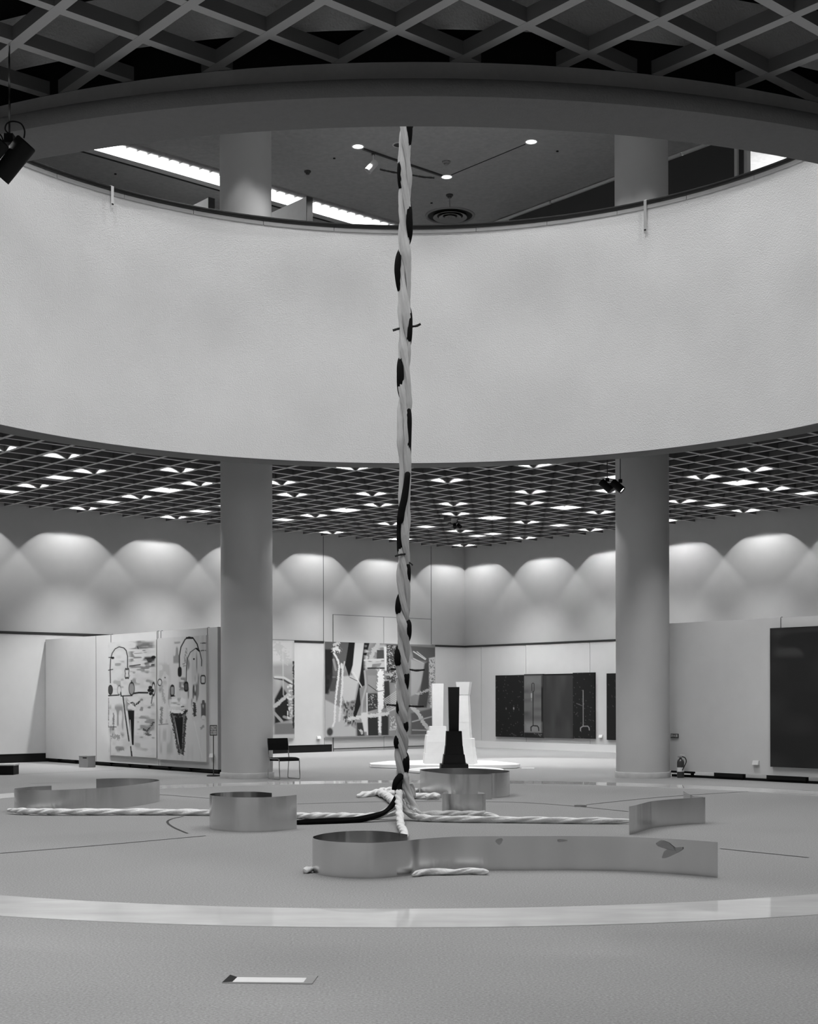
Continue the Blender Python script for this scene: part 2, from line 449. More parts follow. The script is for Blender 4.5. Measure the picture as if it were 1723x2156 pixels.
# columns
def column(x, y, r, label):
    t = thing('column', (x, y, 0), label, 'column', None)
    MB().lathe([(r, 0.11), (r, 14.4)], (x, y), 64).build('shaft', M['column'], t, smooth=True)
    MB().lathe([(r - 0.02, 0.0), (r + 0.025, 0.0), (r + 0.03, 0.095), (r + 0.02, 0.115), (r - 0.02, 0.12)], (x, y), 64).build('plinth', M['plinth'], t, smooth=True, auto=True)
column(-3.48, 29.66, 0.552, 'tall round plaster column on the left, the black chair at its foot')
column(4.985, 29.48, 0.565, 'tall round plaster column on the right, next to the fire extinguisher')

# ------------------------------------------------------------------ upper storey
ZU = 14.4
upc = MB().hbox((-0.2, -0.2, ZU), (HALL + 0.2, HALL + 0.2, ZU + 0.2)).build('ceiling_upper', M['upceil']); tag(upc, kind='structure')
# light trough in the upper ceiling, pane by pane
tr = thing('light_trough', W(13, 6.0, ZU), 'long bright light trough in the upper ceiling behind the left column', 'light')
MB().hbox((0.5, 6.56, ZU - 0.05), (26, 6.63, ZU)).build('trough_edge', M['upceil'], tr)
MB().hbox((0.5, 5.42, ZU - 0.012), (26, 5.50, ZU)).build('dark_gap', M['darkjoint'], tr)
MB().add([W(0.5, 5.50, ZU - 0.008), W(26, 5.50, ZU - 0.008), W(26, 5.80, ZU - 0.03), W(0.5, 5.80, ZU - 0.03)], [(0, 1, 2, 3)]).build('trough_reflector', M['panel'], tr)
u = 0.5
while u < 26:
    MB().hbox((u + 0.01, 5.80, ZU - 0.035), (u + 1.40, 6.36, ZU - 0.02)).build('trough_pane', M['trough'], tr)
    for q in range(5):
        MB().hbox((u + 0.14 + 0.28 * q, 6.36, ZU - 0.045), (u + 0.16 + 0.28 * q, 6.56, ZU - 0.005)).build('trough_fin', M['greymetal'], tr)
    u += 1.41
# panels and dark wall upstairs
wu = MB().hbox((6.63, 8.89, 9.85), (6.78, 16.02, 14.30)).build('wall_upper', M['upwall']); tag(wu, kind='structure')
MB().hbox((6.62, 3.0, 9.85), (6.775, 8.89, 14.30)).build('pale_panel', M['panel'], wu)
for a, b in ((3.0, 10.38), (10.44, 14.53), (14.59, 16.02)):
    MB().hbox((6.76, a, 14.31), (6.83, b, 14.37)).build('rail_trim', M['ledge'], wu)
MB().hbox((6.60, 16.02, 9.85), (6.80, 16.10, 14.4)).build('post', M['panel'], wu)
MB().hbox((6.60, 16.10, 9.85), (6.74, 16.22, 14.4)).build('post', M['darkgrey'], wu)
MB().hbox((6.58, 16.22, 9.85), (6.72, 16.30, 14.4)).build('post', M['panel'], wu)
wv = MB().hbox((0.0, 14.6, 9.85), (4.9, 14.75, 14.38)).build('wall_upper_far', M['wall']); tag(wv, kind='structure')
d = bpy.data.lights.new('far_room_fill', 'POINT'); d.energy = 260; d.shadow_soft_size = 0.25  # added light without a fixture, brightens the ceiling beyond the posts
lo = bpy.data.objects.new('far_room_fill', d); C.objects.link(lo); lo.location = W(4.6, 15.6, 12.7)
for a, b, uu, lb in ((2.5, 8.76, 13.33, 'white partition with a dark end upstairs, right of the left column'), (2.5, 7.21, 15.03, 'white partition with a dark end upstairs, left of the left column')):
    t = thing('upper_partition', W(uu, b, 9.85), lb, 'partition')
    MB().hbox((uu - 0.16, a, 9.85), (uu, b - 0.02, 13.4)).build('board', M['white'], t)
    MB().hbox((uu - 0.17, b - 0.02, 9.85), (uu + 0.005, b, 13.41)).build('end_board', M['darkgrey'], t)

def ceiling_disc(name, x, y, label, cat, r, m_in, group=None, lamp=None):
    t = thing(name, (x, y, ZU), label, cat, group)
    MB().lathe([(r, 0), (r, -0.012), (r + 0.03, -0.012), (r + 0.035, 0)], (x, y), 32, Matrix.Translation((0, 0, ZU))).build('rim', M['panel'], t, smooth=True, auto=True)
    MB().lathe([(0, -0.004), (r, -0.004)], (x, y), 32, Matrix.Translation((0, 0, ZU))).build('lens', m_in, t)
    if lamp: spot('ceiling_lamp', t, (x, y, ZU - 0.03), (x, y, 0), lamp, 100, 0.25, 0.06)
    return t
ceiling_disc('ceiling_downlight', -1.144, 31.822, 'round glowing downlight at the left end of the track, upper ceiling', 'light', 0.125, M['upglow'], None, P_UPPER)
ceiling_disc('ceiling_downlight', 0.952, 33.693, 'round glowing downlight where the two track lines meet, upper ceiling', 'light', 0.125, M['upglow'], None, P_UPPER)
ceiling_disc('ceiling_downlight', 2.826, 31.575, 'round glowing downlight at the right end of the thin groove, upper ceiling', 'light', 0.125, M['upglow'], None, P_UPPER)
ceiling_disc('ceiling_downlight', -0.192, 31.746, 'unlit round downlight beside the top of the rope, upper ceiling', 'light', 0.13, M['darkgrey'])
# downlights of the same grid over the well (above the frame): fixed in the upper ceiling
for a in range(-3, 9):
    for b in range(-3, 9):
        uu, vv = 9.88 + 2.81 * a, 9.84 + 2.81 * b
        rr = math.hypot(uu - RCUV[0], vv - RCUV[1])
        if 2.0 < rr < 9.0:
            x, y = XY(uu, vv)
            o = MB().lathe([(0.0, 0.03), (0.12, 0.03), (0.125, 0.0), (0.16, 0.0), (0.16, 0.05), (0.0, 0.06)], (0, 0), 16).build('downlight', M['lampwhite'], upc)
            o.matrix_parent_inverse = Matrix.Identity(4); o.location = (x, y, ZU - 0.06)
            spot('well_lamp', upc, (x, y, ZU - 0.07), (x, y, 0), P_UPPER, 104, 0.35, 0.06)
# two more downlights just in front of the columns
for uu, vv in ((16.85, 11.4), (10.85, 17.2)):
    x, y = XY(uu, vv)
    o = MB().lathe([(0.0, 0.03), (0.12, 0.03), (0.125, 0.0), (0.16, 0.0), (0.16, 0.05), (0.0, 0.06)], (0, 0), 16).build('downlight', M['lampwhite'], upc)
    o.matrix_parent_inverse = Matrix.Identity(4); o.location = (x, y, ZU - 0.06)
    spot('column_lamp', upc, (x, y, ZU - 0.07), (x, y, 0), 95, 72, 0.25, 0.06)
# track, groove, white spotlight
def bar(p, q, wd, h, z1):
    p, q = Vector((*p, 0)), Vector((*q, 0)); d = (q - p).normalized(); n = Vector((-d.y, d.x, 0)) * wd / 2
    return MB().prism([(p + n).xy, (q + n).xy, (q - n).xy, (p - n).xy], z1 - h, z1)
t = bar((-1.03, 31.93), (0.83, 33.58), 0.05, 0.04, ZU - 0.001).build('lamp_track', M['darkgrey']); tag(t, 'dark lamp track on the upper ceiling between two glowing downlights', 'track')
t = bar((1.06, 33.57), (2.70, 31.72), 0.02, 0.01, ZU).build('ceiling_groove', M['darkjoint'], upc)
t = thing('track_spotlight', (-0.80, 32.15, ZU - 0.04), 'white cylindrical spotlight hanging from the track on the upper ceiling', 'spotlight')
MB().tube([(-0.80, 32.15, 14.36), (-0.80, 32.15, 14.16)], 0.012, 8).build('stem', M['lampwhite'], t)
MB().box((-0.84, 32.11, 14.33), (-0.76, 32.19, 14.37)).build('adaptor', M['darkgrey'], t)
ax = Vector((-0.62, -0.15, -0.77)).normalized()
q = Vector((0, 0, 1)).rotation_difference(ax).to_matrix().to_4x4()
c0 = Vector((-0.74, 32.13, 14.16)) 
MB().lathe([(0.0, 0.0), (0.075, 0.0), (0.085, 0.02), (0.085, 0.30), (0.075, 0.30), (0.07, 0.05), (0, 0.05)], (0, 0), 24, Matrix.Translation(c0) @ q).build('lamp_head', M['lampwhite'], t, smooth=True, auto=True)
# round air diffuser with concentric cones
x, y = 1.114, 36.415
t = thing('air_diffuser', (x, y, ZU), 'large round air diffuser of concentric rings on the upper ceiling', 'vent')
MT = Matrix.Translation((0, 0, ZU))
MB().lathe([(0.66, 0.0), (0.65, -0.02), (0.60, -0.03), (0.585, 0.0)], (x, y), 48, MT).build('outer_ring', M['grille'], t, smooth=True, auto=True)
MB().lathe([(0.585, -0.002), (0.0, -0.002)], (x, y), 48, MT).build('throat', M['black'], t)
for r in (0.45, 0.30, 0.15):
    MB().lathe([(r, -0.05), (r - 0.012, -0.06), (r - 0.11, -0.012), (r - 0.10, -0.005)], (x, y), 48, MT, closed=True).build('cone_ring', M['grille'], t, smooth=True, auto=True)
MB().lathe([(0.0, -0.05), (0.05, -0.045), (0.07, -0.01)], (x, y), 24, MT).build('hub', M['grille'], t, smooth=True)
def head(name, x, y, r, label, cat, m):
    return tag(MB().lathe([(r, 0), (r, -0.03), (r * 0.6, -0.05), (r * 0.55, -0.08), (0, -0.085)], (x, y), 20, Matrix.Translation((0, 0, ZU))).build(name, m, None, smooth=True, auto=True), label, cat)
head('smoke_detector', 0.915, 32.737, 0.10, 'round pale smoke detector above the middle downlight, upper ceiling', 'detector', M['grille'])
head('sprinkler', 1.057, 34.902, 0.09, 'small dark sprinkler head behind the middle downlight, above the air diffuser', 'sprinkler', M['darkgrey'])
head('sprinkler', -2.412, 33.306, 0.08, 'small dark sprinkler head right of the left column, upper ceiling', 'sprinkler', M['darkgrey'])
bar((1.06, 34.95), (1.09, 35.75), 0.012, 0.01, ZU).build('conduit', M['darkgrey'], upc)
for x, y in ((-1.728, 32.519), (0.611, 35.468), (3.482, 32.128), (-7.079, 33.456)):
    MB().lathe([(0.03, 0), (0.03, -0.015), (0, -0.018)], (x, y), 12, Matrix.Translation((0, 0, ZU))).build('ceiling_plug', M['black'], upc)

# straps hooked over the handrail
def strap(px, z0, lab, m):
    ang = math.asin((px - RC[0]) / 8.0); x = RC[0] + 8.02 * math.sin(ang); y = RC[1] + 8.02 * math.cos(ang)
    t = thing('rail_strap', (x, y, z0), lab, 'strap')
    d = Vector((math.sin(ang), math.cos(ang), 0)); n = Vector((d.y, -d.x, 0)) * 0.028
    path = [(0.0, z0), (0.0, 10.97), (0.0, 11.04), (0.04, 11.06), (0.20, 11.06), (0.24, 11.0)]
    vs = []; th = 0.006
    for q, z in path:
        for s in (1, -1): vs.append(Vector((x, y, z)) + d * q + n * s)
    for q, z in path:
        for s in (1, -1): vs.append(Vector((x, y, z - (th if q > 0 else 0))) + d * (q + (th if q == 0 else 0)) + n * s)
    m2 = len(path) * 2; fs = []
    for i in range(len(path) - 1):
        a = 2 * i
        fs += [(a, a + 1, a + 3, a + 2), (m2 + a, m2 + a + 2, m2 + a + 3, m2 + a + 1), (a, a + 2, m2 + a + 2, m2 + a), (a + 1, m2 + a + 1, m2 + a + 3, a + 3)]
    MB().add(vs, fs).build('band', m, t)
    MB().box((-0.02, -0.004, 0.05), (0.02, 0.002, 0.075), Matrix.Translation((x, y, z0)) @ Matrix.Rotation(-ang, 4, 'Z')).build('slot', M['black'], t)
strap(-5.37, 10.65, 'grey metal strap hooked over the handrail, left of the left column', M['ledge'])
strap(4.45, 10.42, 'pale strap hooked over the handrail, in front of the right column', M['wall'])

# ------------------------------------------------------------------ movable partitions of the lower hall
def partition(u0, th, va, vb, z0, z1, label, feet, rail_v):
    t = thing('partition', W(u0, vb if vb < 12 else va, 0), label, 'partition')
    MB().hbox((u0 - th, va, z0), (u0, vb, z1)).build('board', M['panel'] if va > 10 else M['leftboard'], t)
    MB().hbox((u0 - th - 0.01, va, 0.0), (u0 - th + 0.05, vb, 0.05)).build('floor_rail', M['black'], t)
    for a, b, zz in feet:
        MB().hbox((u0 - th + 0.01, a, zz), (u0 - 0.005, b, z0)).build('foot_block', M['black'], t)
        MB().hbox((u0 - 0.10, b - 0.07, 0.0), (u0 - 0.05, b - 0.02, zz)).build('foot_peg', M['black'], t)
    return t
pl = partition(15.63, 0.12, 0.06, 8.47, 0.10, 3.295, 'pale partition carrying the two light figure paintings, left side', [(0.1 + 0.93 * k, 0.75 + 0.93 * k, 0.06) for k in range(8)] + [(7.75, 8.45, 0.03)], None)
MB().hbox((15.628, 2.85, 0.11), (15.634, 2.862, 3.29)).build('board_joint', M['joint'], pl)
MB().hbox((15.628, 5.905, 0.11), (15.634, 5.917, 3.29)).build('board_joint', M['joint'], pl)
MB().hbox((15.50, 8.455, 0.10), (15.635, 8.478, 3.30)).build('end_board', M['greymetal'], pl)
MB().hbox((15.45, 0.06, 0.0), (15.49, 8.45, 0.11)).build('back_skirt', M['black'], pl)
pr = partition(9.10, 0.12, 15.97, 23.4, 0.13, 3.275, 'grey partition with black foot blocks behind the right column', [(16.0, 16.56, 0.085), (17.12, 17.83, 0.05), (18.40, 19.30, 0.05), (20.0, 20.8, 0.05), (21.5, 22.3, 0.05)], None)

# ------------------------------------------------------------------ paint: brush strokes laid on a grid of points
class Paint:
    def __init__(s, x0, x1, y0, y1, nx, ny, base, seed):
        s.x = np.linspace(x0, x1, nx)[None, :].repeat(ny, 0); s.y = np.linspace(y0, y1, ny)[:, None].repeat(nx, 1)
        s.a = np.full((ny, nx), base, dtype=float); s.r = np.random.RandomState(seed); s.px = (x1 - x0) / nx
    def noise(s, sx, sy):
        gx = int((s.x.max() - s.x.min()) / sx) + 3; gy = int((s.y.max() - s.y.min()) / sy) + 3
        g = s.r.rand(gy, gx); fx = (s.x - s.x.min()) / sx; fy = (s.y - s.y.min()) / sy
        ix, iy = fx.astype(int), fy.astype(int); tx, ty = fx - ix, fy - iy
        tx, ty = tx * tx * (3 - 2 * tx), ty * ty * (3 - 2 * ty)
        return (g[iy, ix] * (1 - tx) + g[iy, ix + 1] * tx) * (1 - ty) + (g[iy + 1, ix] * (1 - tx) + g[iy + 1, ix + 1] * tx) * ty
    def mix(s, m, v, o=1.0): s.a = s.a * (1 - m * o) + v * m * o; return s
    def seg(s, p, q):
        dx, dy = q[0] - p[0], q[1] - p[1]; L = max(dx * dx + dy * dy, 1e-9)
        t = np.clip(((s.x - p[0]) * dx + (s.y - p[1]) * dy) / L, 0, 1)
        return np.hypot(s.x - p[0] - t * dx, s.y - p[1] - t * dy)
    def line(s, pts, wd, v, soft=None, o=1.0, rough=0.0):
        soft = soft or s.px; d = np.full_like(s.a, 1e9)
        for p, q in zip(pts, pts[1:]): d = np.minimum(d, s.seg(p, q))
        if rough: d = d + (s.noise(12, 12) - 0.5) * rough * wd
        return s.mix(np.clip((wd / 2 - d) / soft + 0.5, 0, 1), v, o)
    def poly(s, P, v, soft=None, o=1.0, tex=None):
        ins = np.zeros_like(s.a, bool); d = np.full_like(s.a, 1e9); n = len(P)
        for i in range(n):
            (x1, y1), (x2, y2) = P[i], P[(i + 1) % n]
            if y1 != y2:
                c = ((y1 > s.y) != (y2 > s.y)) & (s.x < (x2 - x1) * (s.y - y1) / (y2 - y1) + x1); ins ^= c
            d = np.minimum(d, s.seg(P[i], P[(i + 1) % n]))
        soft = soft or s.px
        m = np.clip(np.where(ins, d, -d) / soft + 0.5, 0, 1)
        return s.mix(m if tex is None else m * tex, v, o)
    def ell(s, cx, cy, rx, ry, v, out=None, o=1.0, soft=None, wob=0.0):
        d = np.hypot((s.x - cx) / rx, (s.y - cy) / ry)
        if wob: d = d + wob * np.cos(4 * np.arctan2((s.y - cy) / ry, (s.x - cx) / rx))
        e = (1 - d) * min(rx, ry); soft = soft or s.px
        m = np.clip(e / soft + 0.5, 0, 1) if out is None else np.clip((out / 2 - np.abs(e)) / soft + 0.5, 0, 1)
        return s.mix(m, v, o)
    def smear(s, box, sx, sy, v, thr=0.55, o=0.8):
        x0, y0, x1, y1 = box; fx = max((x1 - x0) * 0.15, 1); fy = max((y1 - y0) * 0.15, 1)
        m = np.clip((s.x - x0) / fx, 0, 1) * np.clip((x1 - s.x) / fx, 0, 1) * np.clip((s.y - y0) / fy, 0, 1) * np.clip((y1 - s.y) / fy, 0, 1)
        return s.mix(m * np.clip((s.noise(sx, sy) - thr) * 6, 0, 1), v, o)
    def speckle(s, box, v, p=0.5, size=9, o=1.0):
        x0, y0, x1, y1 = box
        m = ((s.x > x0) & (s.x < x1) & (s.y > y0) & (s.y < y1)) * np.clip((s.noise(size, size) - p) * 9, 0, 1)
        return s.mix(m, v, o)
def painting(name_label, plane, off, a0, a1, z0, z1, th, P, m, pieces=None, wires=()):
    """a0..a1 run left to right as seen from the hall; the canvas hangs th in front of the plane."""
    def at(a, z, d): return W(off + d, a, z) if plane == 'u' else W(a, off + d, z)
    t = thing('painting', at((a0 + a1) / 2, z0, 0), name_label, 'painting')
    mb = MB(); vs = [at(a, z, d) for d in (0.0, th - 0.003) for a, z in ((a0, z0), (a1, z0), (a1, z1), (a0, z1))]
    mb.add(vs, [(0, 3, 2, 1), (4, 5, 6, 7), (0, 1, 5, 4), (1, 2, 6, 5), (2, 3, 7, 6), (3, 0, 4, 7)]).build('stretcher', M['panel'] if m is M['paint'] else M['black'], t)
    ny, nx = P.a.shape
    o0, ex, ez = at(a0, z1, th), at(a1, z1, th) - at(a0, z1, th), at(a0, z0, th) - at(a0, z1, th)
    fx = np.linspace(0, 1, nx); fy = np.linspace(0, 1, ny)
    co = np.array(o0)[None, None] + fx[None, :, None] * np.array(ex)[None, None] + fy[:, None, None] * np.array(ez)[None, None]
    idx = np.arange(nx * ny).reshape(ny, nx)
    q = np.stack([idx[:-1, :-1], idx[1:, :-1], idx[1:, 1:], idx[:-1, 1:]], -1).reshape(-1, 4)
    me = bpy.data.meshes.new('canvas'); me.from_pydata(co.reshape(-1, 3).tolist(), [], q.tolist())
    at_ = me.color_attributes.new('paint', 'FLOAT_COLOR', 'POINT')
    v = np.clip(P.a.reshape(-1), 0.004, 0.9); at_.data.foreach_set('color', np.stack([v, v, v, np.ones_like(v)], -1).astype(np.float32).reshape(-1))
    me.materials.append(m)
    c = bpy.data.objects.new('canvas', me); C.objects.link(c); c.parent = t; c.matrix_parent_inverse = t.matrix_basis.inverted()
    for a, zt in wires:
        MB().tube([at(a, z1 - 0.02, 0.008), at(a, zt, 0.008), at(a, zt + 0.02, -0.02), at(a, zt + 0.015, -0.05)], 0.006, 6).build('hanging_wire', M['joint'], t)
    return t
INK = 0.012
# left figure painting
P = Paint(62, 825, 185, 1990, 120, 270, 0.62, 1)
P.mix(np.clip((P.noise(90, 60) - 0.5) * 2, 0, 1), 0.44, 0.5)
P.smear((380, 180, 825, 700), 120, 24, 0.16, 0.5, 0.85).smear((500, 170, 810, 330), 140, 60, 0.13, 0.35, 0.7).smear((150, 480, 340, 590), 80, 40, 0.25, 0.4)
P.smear((380, 480, 825, 900), 70, 45, 0.18, 0.55, 0.7).smear((130, 700, 330, 950), 60, 40, 0.25, 0.55, 0.6).smear((300, 1050, 825, 1300), 60, 40, 0.16, 0.6)
P.smear((65, 1150, 330, 1650), 40, 130, 0.2, 0.55).smear((520, 1300, 825, 1750), 90, 30, 0.2, 0.6).smear((90, 1600, 340, 1980), 80, 60, 0.2, 0.55).smear((450, 1750, 825, 1980), 120, 60, 0.3, 0.6, 0.6)
P.line([(100, 835), (95, 600), (105, 450), (130, 360), (180, 292), (245, 264), (320, 285), (360, 330), (380, 420), (380, 600)], 15, INK).line([(65, 630), (140, 618)], 14, INK).ell(140, 435, 26, 20, INK)
P.line([(75, 425), (120, 425)], 14, INK)
P.ell(372, 690, 30, 76, 0.62).ell(372, 690, 32, 78, INK, out=13, wob=0.18)
P.line([(60, 1038), (240, 1028)], 20, INK).line([(270, 985), (275, 1045), (450, 1038)], 18, INK).line([(470, 1005), (560, 993), (695, 996)], 26, INK)
P.ell(735, 915, 28, 26, INK).ell(720, 958, 28, 28, INK).ell(765, 965, 28, 30, INK).ell(740, 1010, 26, 26, INK)
P.ell(100, 945, 36, 72, 0.06).ell(100, 945, 36, 72, INK, out=10).ell(245, 950, 30, 72, INK, out=8, o=0.7).ell(445, 930, 44, 96, 0.2, o=0.8).ell(445, 930, 44, 98, INK, out=10).line([(440, 800), (445, 850)], 12, INK).ell(785, 940, 24, 95, INK, out=10)
P.smear((630, 430, 820, 600), 60, 30, 0.03, 0.45, 0.95).ell(785, 455, 36, 26, INK).line([(415, 575), (580, 560)], 18, 0.05).line([(540, 280), (550, 310)], 14, INK).smear((460, 330, 680, 390), 120, 20, 0.1, 0.4)
P.line([(410, 1160), (470, 1150), (500, 1190), (570, 1130)], 22, 0.03, rough=1.2).line([(630, 1560), (680, 1590), (730, 1530), (780, 1450)], 20, 0.06, rough=1.5).line([(640, 1620), (730, 1650)], 26, 0.12, rough=1.5).line([(770, 1040), (750, 1160)], 14, 0.06)
P.line([(305, 1045), (345, 1370), (400, 1750)], 20, INK).line([(430, 1840), (445, 1990)], 24, 0.02)
P.poly([(380, 1270), (487, 1270), (475, 1810), (448, 1810)], INK).line([(70, 1080), (65, 1540)], 9, 0.06, rough=1).line([(65, 1540), (195, 1535)], 12, 0.03).line([(150, 1320), (148, 1580)], 26, 0.1, o=0.8, rough=1).line([(95, 1560), (98, 1980)], 8, 0.1, o=0.7)
P.line([(245, 1900), (300, 1880)], 40, 0.18, o=0.7, rough=1).line([(130, 1690), (230, 1700)], 60, 0.16, o=0.7, rough=1)
P.line([(380, 1130), (500, 1240)], 16, 0.7, o=0.8).line([(420, 1420), (445, 1900)], 8, 0.7)
painting('left one of two light figure paintings, a single dark arch and a black bar', 'u', 15.63, 3.57, 5.885, 0.285, 3.10, 0.05, P, M['paint'], None, ((3.64, 3.29), (5.86, 3.29)))
# right figure painting
P = Paint(838, 1605, 120, 2065, 120, 280, 0.60, 2)
P.mix(np.clip((P.noise(40, 300) - 0.5) * 2, 0, 1), 0.42, 0.5).smear((850, 500, 1050, 900), 60, 80, 0.4, 0.4, 0.6).smear((1090, 250, 1200, 560), 40, 120, 0.16, 0.4, 0.7).smear((840, 850, 1100, 1500), 50, 200, 0.2, 0.55, 0.8)
P.smear((1300, 330, 1540, 1250), 26, 220, 0.12, 0.5, 0.8).smear((1180, 740, 1300, 980), 50, 30, 0.15, 0.4).smear((1520, 1050, 1605, 1430), 40, 60, 0.04, 0.35, 0.9).smear((1400, 850, 1460, 1200), 30, 90, 0.05, 0.35, 0.9).smear((850, 1550, 1110, 2000), 60, 260, 0.35, 0.5, 0.6)
P.smear((1000, 1050, 1320, 1320), 90, 40, 0.75, 0.45, 0.7).smear((1000, 1060, 1300, 1300), 70, 26, 0.2, 0.62, 0.7).smear((1080, 190, 1260, 230), 80, 30, 0.3, 0.4)
P.line([(1195, 600), (1195, 420), (1220, 280), (1285, 165), (1345, 132), (1410, 155), (1470, 250), (1490, 330)], 18, INK).line([(1310, 145), (1400, 150)], 30, INK)
P.line([(1300, 830), (1305, 620), (1318, 470), (1365, 370), (1450, 312), (1510, 370), (1538, 500), (1536, 590)], 13, INK).line([(1460, 318), (1500, 355)], 26, INK)
P.line([(1300, 320), (1270, 580)], 26, 0.12, o=0.6, rough=2).ell(1420, 478, 14, 14, INK)
P.ell(1200, 670, 34, 84, 0.02, wob=0.06).ell(1300, 905, 30, 68, 0.08).ell(1300, 905, 31, 70, INK, out=14, wob=0.08).ell(1082, 965, 31, 80, 0.3).ell(1082, 965, 32, 84, INK, out=12, wob=0.08).line([(1080, 870), (1080, 900)], 12, INK).line([(1060, 1055), (1120, 1050)], 16, INK)
P.ell(880, 830, 33, 52, INK, out=11).ell(1557, 800, 36, 66, INK, out=13, wob=0.1).ell(965, 755, 12, 12, 0.1)
P.line([(905, 870), (960, 1150)], 30, 0.3, o=0.7, rough=1).line([(905, 1240), (905, 1490)], 34, 0.15, o=0.8, rough=1).line([(860, 1510), (1010, 1495)], 16, 0.25)
P.poly([(1060, 1330), (1290, 1290), (1300, 1400), (1255, 1960), (1190, 1960), (1090, 1450)], 0.10, o=0.85).line([(1060, 1330), (1185, 1950)], 34, 0.05, rough=1).line([(1290, 1380), (1245, 1960)], 34, 0.05, rough=1)
P.line([(1125, 1400), (1175, 1800)], 14, 0.5, o=0.7).poly([(1115, 1390), (1250, 1380), (1230, 1890), (1205, 1890)], INK).line([(1090, 1310), (1180, 1370), (1290, 1290)], 60, 0.02, rough=0.8).line([(1080, 1290), (1240, 1305)], 44, 0.72, rough=0.5).line([(1225, 1220), (1260, 1215)], 16, 0.05)
P.line([(1430, 1170), (1425, 1350)], 44, 0.05, rough=0.8).line([(1420, 1440), (1540, 2000)], 10, 0.75, o=0.5)
for y in (100, 240, 355): P.line([(1530, y), (1605, y)], 14, 0.08, rough=1)
P.line([(1530, 1550), (1560, 1520)], 30, 0.3, rough=1)
painting('right one of two light figure paintings, two nested arches above a black wedge', 'u', 15.63, 5.945, 8.07, 0.258, 3.125, 0.055, P, M['paint'], None, ((6.03, 3.29), (8.05, 3.29)))
# the large abstract painting on the door
P = Paint(72, 1607, 85, 1400, 250, 215, 0.20, 3)
P.mix(np.clip((P.noise(120, 160) - 0.45) * 2, 0, 1), 0.32, 0.6)
P.poly([(72, 85), (390, 85), (340, 400), (300, 560), (72, 560)], 0.10).poly([(72, 190), (180, 190), (170, 600), (110, 800), (72, 800)], 0.018, 20).smear((80, 500, 250, 820), 40, 60, 0.03, 0.5)
P.poly([(72, 880), (230, 960), (300, 1000), (350, 1180), (480, 1290), (480, 1400), (72, 1400)], 0.40, 24).poly([(300, 560), (440, 540), (510, 640), (470, 880), (330, 930), (290, 800)], 0.42, 24).poly([(470, 85), (595, 85), (555, 450), (505, 650), (420, 500), (440, 400)], 0.52, 14)
P.smear((300, 880, 500, 1260), 16, 26, 0.03, 0.42, 0.9).ell(135, 1320, 40, 56, 0.05, soft=20)
P.line([(210, 120), (250, 105)], 40, 0.5, rough=1).line([(190, 200), (220, 180), (255, 200)], 50, 0.62, rough=1).line([(190, 240), (245, 340), (262, 430), (240, 640), (205, 950), (195, 1180), (175, 1245)], 24, 0.62, rough=0.5).line([(290, 390), (305, 480), (296, 720), (275, 1000), (258, 1170)], 26, 0.55, rough=0.6).line([(330, 355), (310, 470)], 14, 0.5).line([(185, 330), (215, 470)], 30, 0.35, o=0.6)
P.poly([(388, 85), (470, 85), (440, 400), (390, 565), (338, 400)], INK).poly([(595, 88), (668, 88), (610, 320), (600, 680), (530, 720), (545, 950), (430, 1250), (470, 950), (520, 700)], 0.014).line([(450, 500), (510, 610), (560, 700)], 14, 0.6, o=0.8).line([(400, 570), (500, 620)], 8, 0.03)
P.smear((580, 85, 920, 480), 60, 40, 0.5, 0.45, 0.9).line([(690, 300), (730, 180), (780, 100)], 60, 0.42, rough=0.6).poly([(770, 180), (870, 180), (868, 310), (765, 310)], 0.06).line([(600, 330), (860, 310)], 22, 0.52).line([(640, 380), (860, 350)], 20, 0.45).line([(645, 440), (900, 434)], 18, 0.015)
P.poly([(868, 130), (905, 130), (910, 470), (880, 470)], 0.62, 10).line([(820, 500), (822, 980)], 84, 0.72, rough=0.5).line([(806, 980), (810, 1330)], 44, 0.66, rough=0.7).poly([(640, 540), (760, 540), (760, 760), (640, 790)], 0.25, 20)
P.poly([(905, 100), (1130, 100), (1130, 640), (905, 640)], 0.05, 12).speckle((905, 110, 1130, 640), 0.5, 0.58, 12, 0.7).line([(1090, 150), (1060, 700)], 60, 0.5, o=0.5, rough=1).smear((870, 500, 1010, 620), 90, 20, 0.45, 0.45)
P.poly([(870, 620), (940, 620), (960, 1000), (870, 1000)], 0.035, 16)
for k in range(9): P.line([(870 + 6 * k, 940 + 22 * k - 60), (1130, 720 + 30 * k - 20)], 12, 0.50, o=0.8)
P.poly([(640, 795), (780, 790), (780, 1010), (640, 1050)], 0.04, 10).speckle((650, 810, 780, 1000), 0.36, 0.6, 13, 0.7).line([(632, 790), (636, 1370)], 14, 0.6).poly([(640, 1110), (780, 1110), (790, 1390), (650, 1390)], 0.03, 16).poly([(830, 1110), (930, 1100), (930, 1390), (830, 1390)], 0.03, 20).poly([(550, 1060), (630, 1060), (632, 1330), (590, 1330), (560, 1200)], 0.55, 14).poly([(490, 1200), (570, 1200), (600, 1390), (500, 1390)], 0.04, 16).line([(540, 1310), (570, 1350)], 30, 0.45, rough=1)
P.line([(390, 1145), (640, 1110), (900, 1085), (1110, 1000)], 46, 0.55, o=0.9, rough=0.6).poly([(940, 1050), (1130, 980), (1130, 1390), (940, 1390)], 0.22, 20).speckle((950, 1120, 1130, 1290), 0.5, 0.55, 12).line([(950, 1310), (1130, 1300)], 20, 0.4)
P.line([(650, 672), (780, 768), (860, 752)], 9, 0.015).line([(600, 480), (620, 700), (570, 900), (560, 1060)], 26, 0.35, o=0.8)
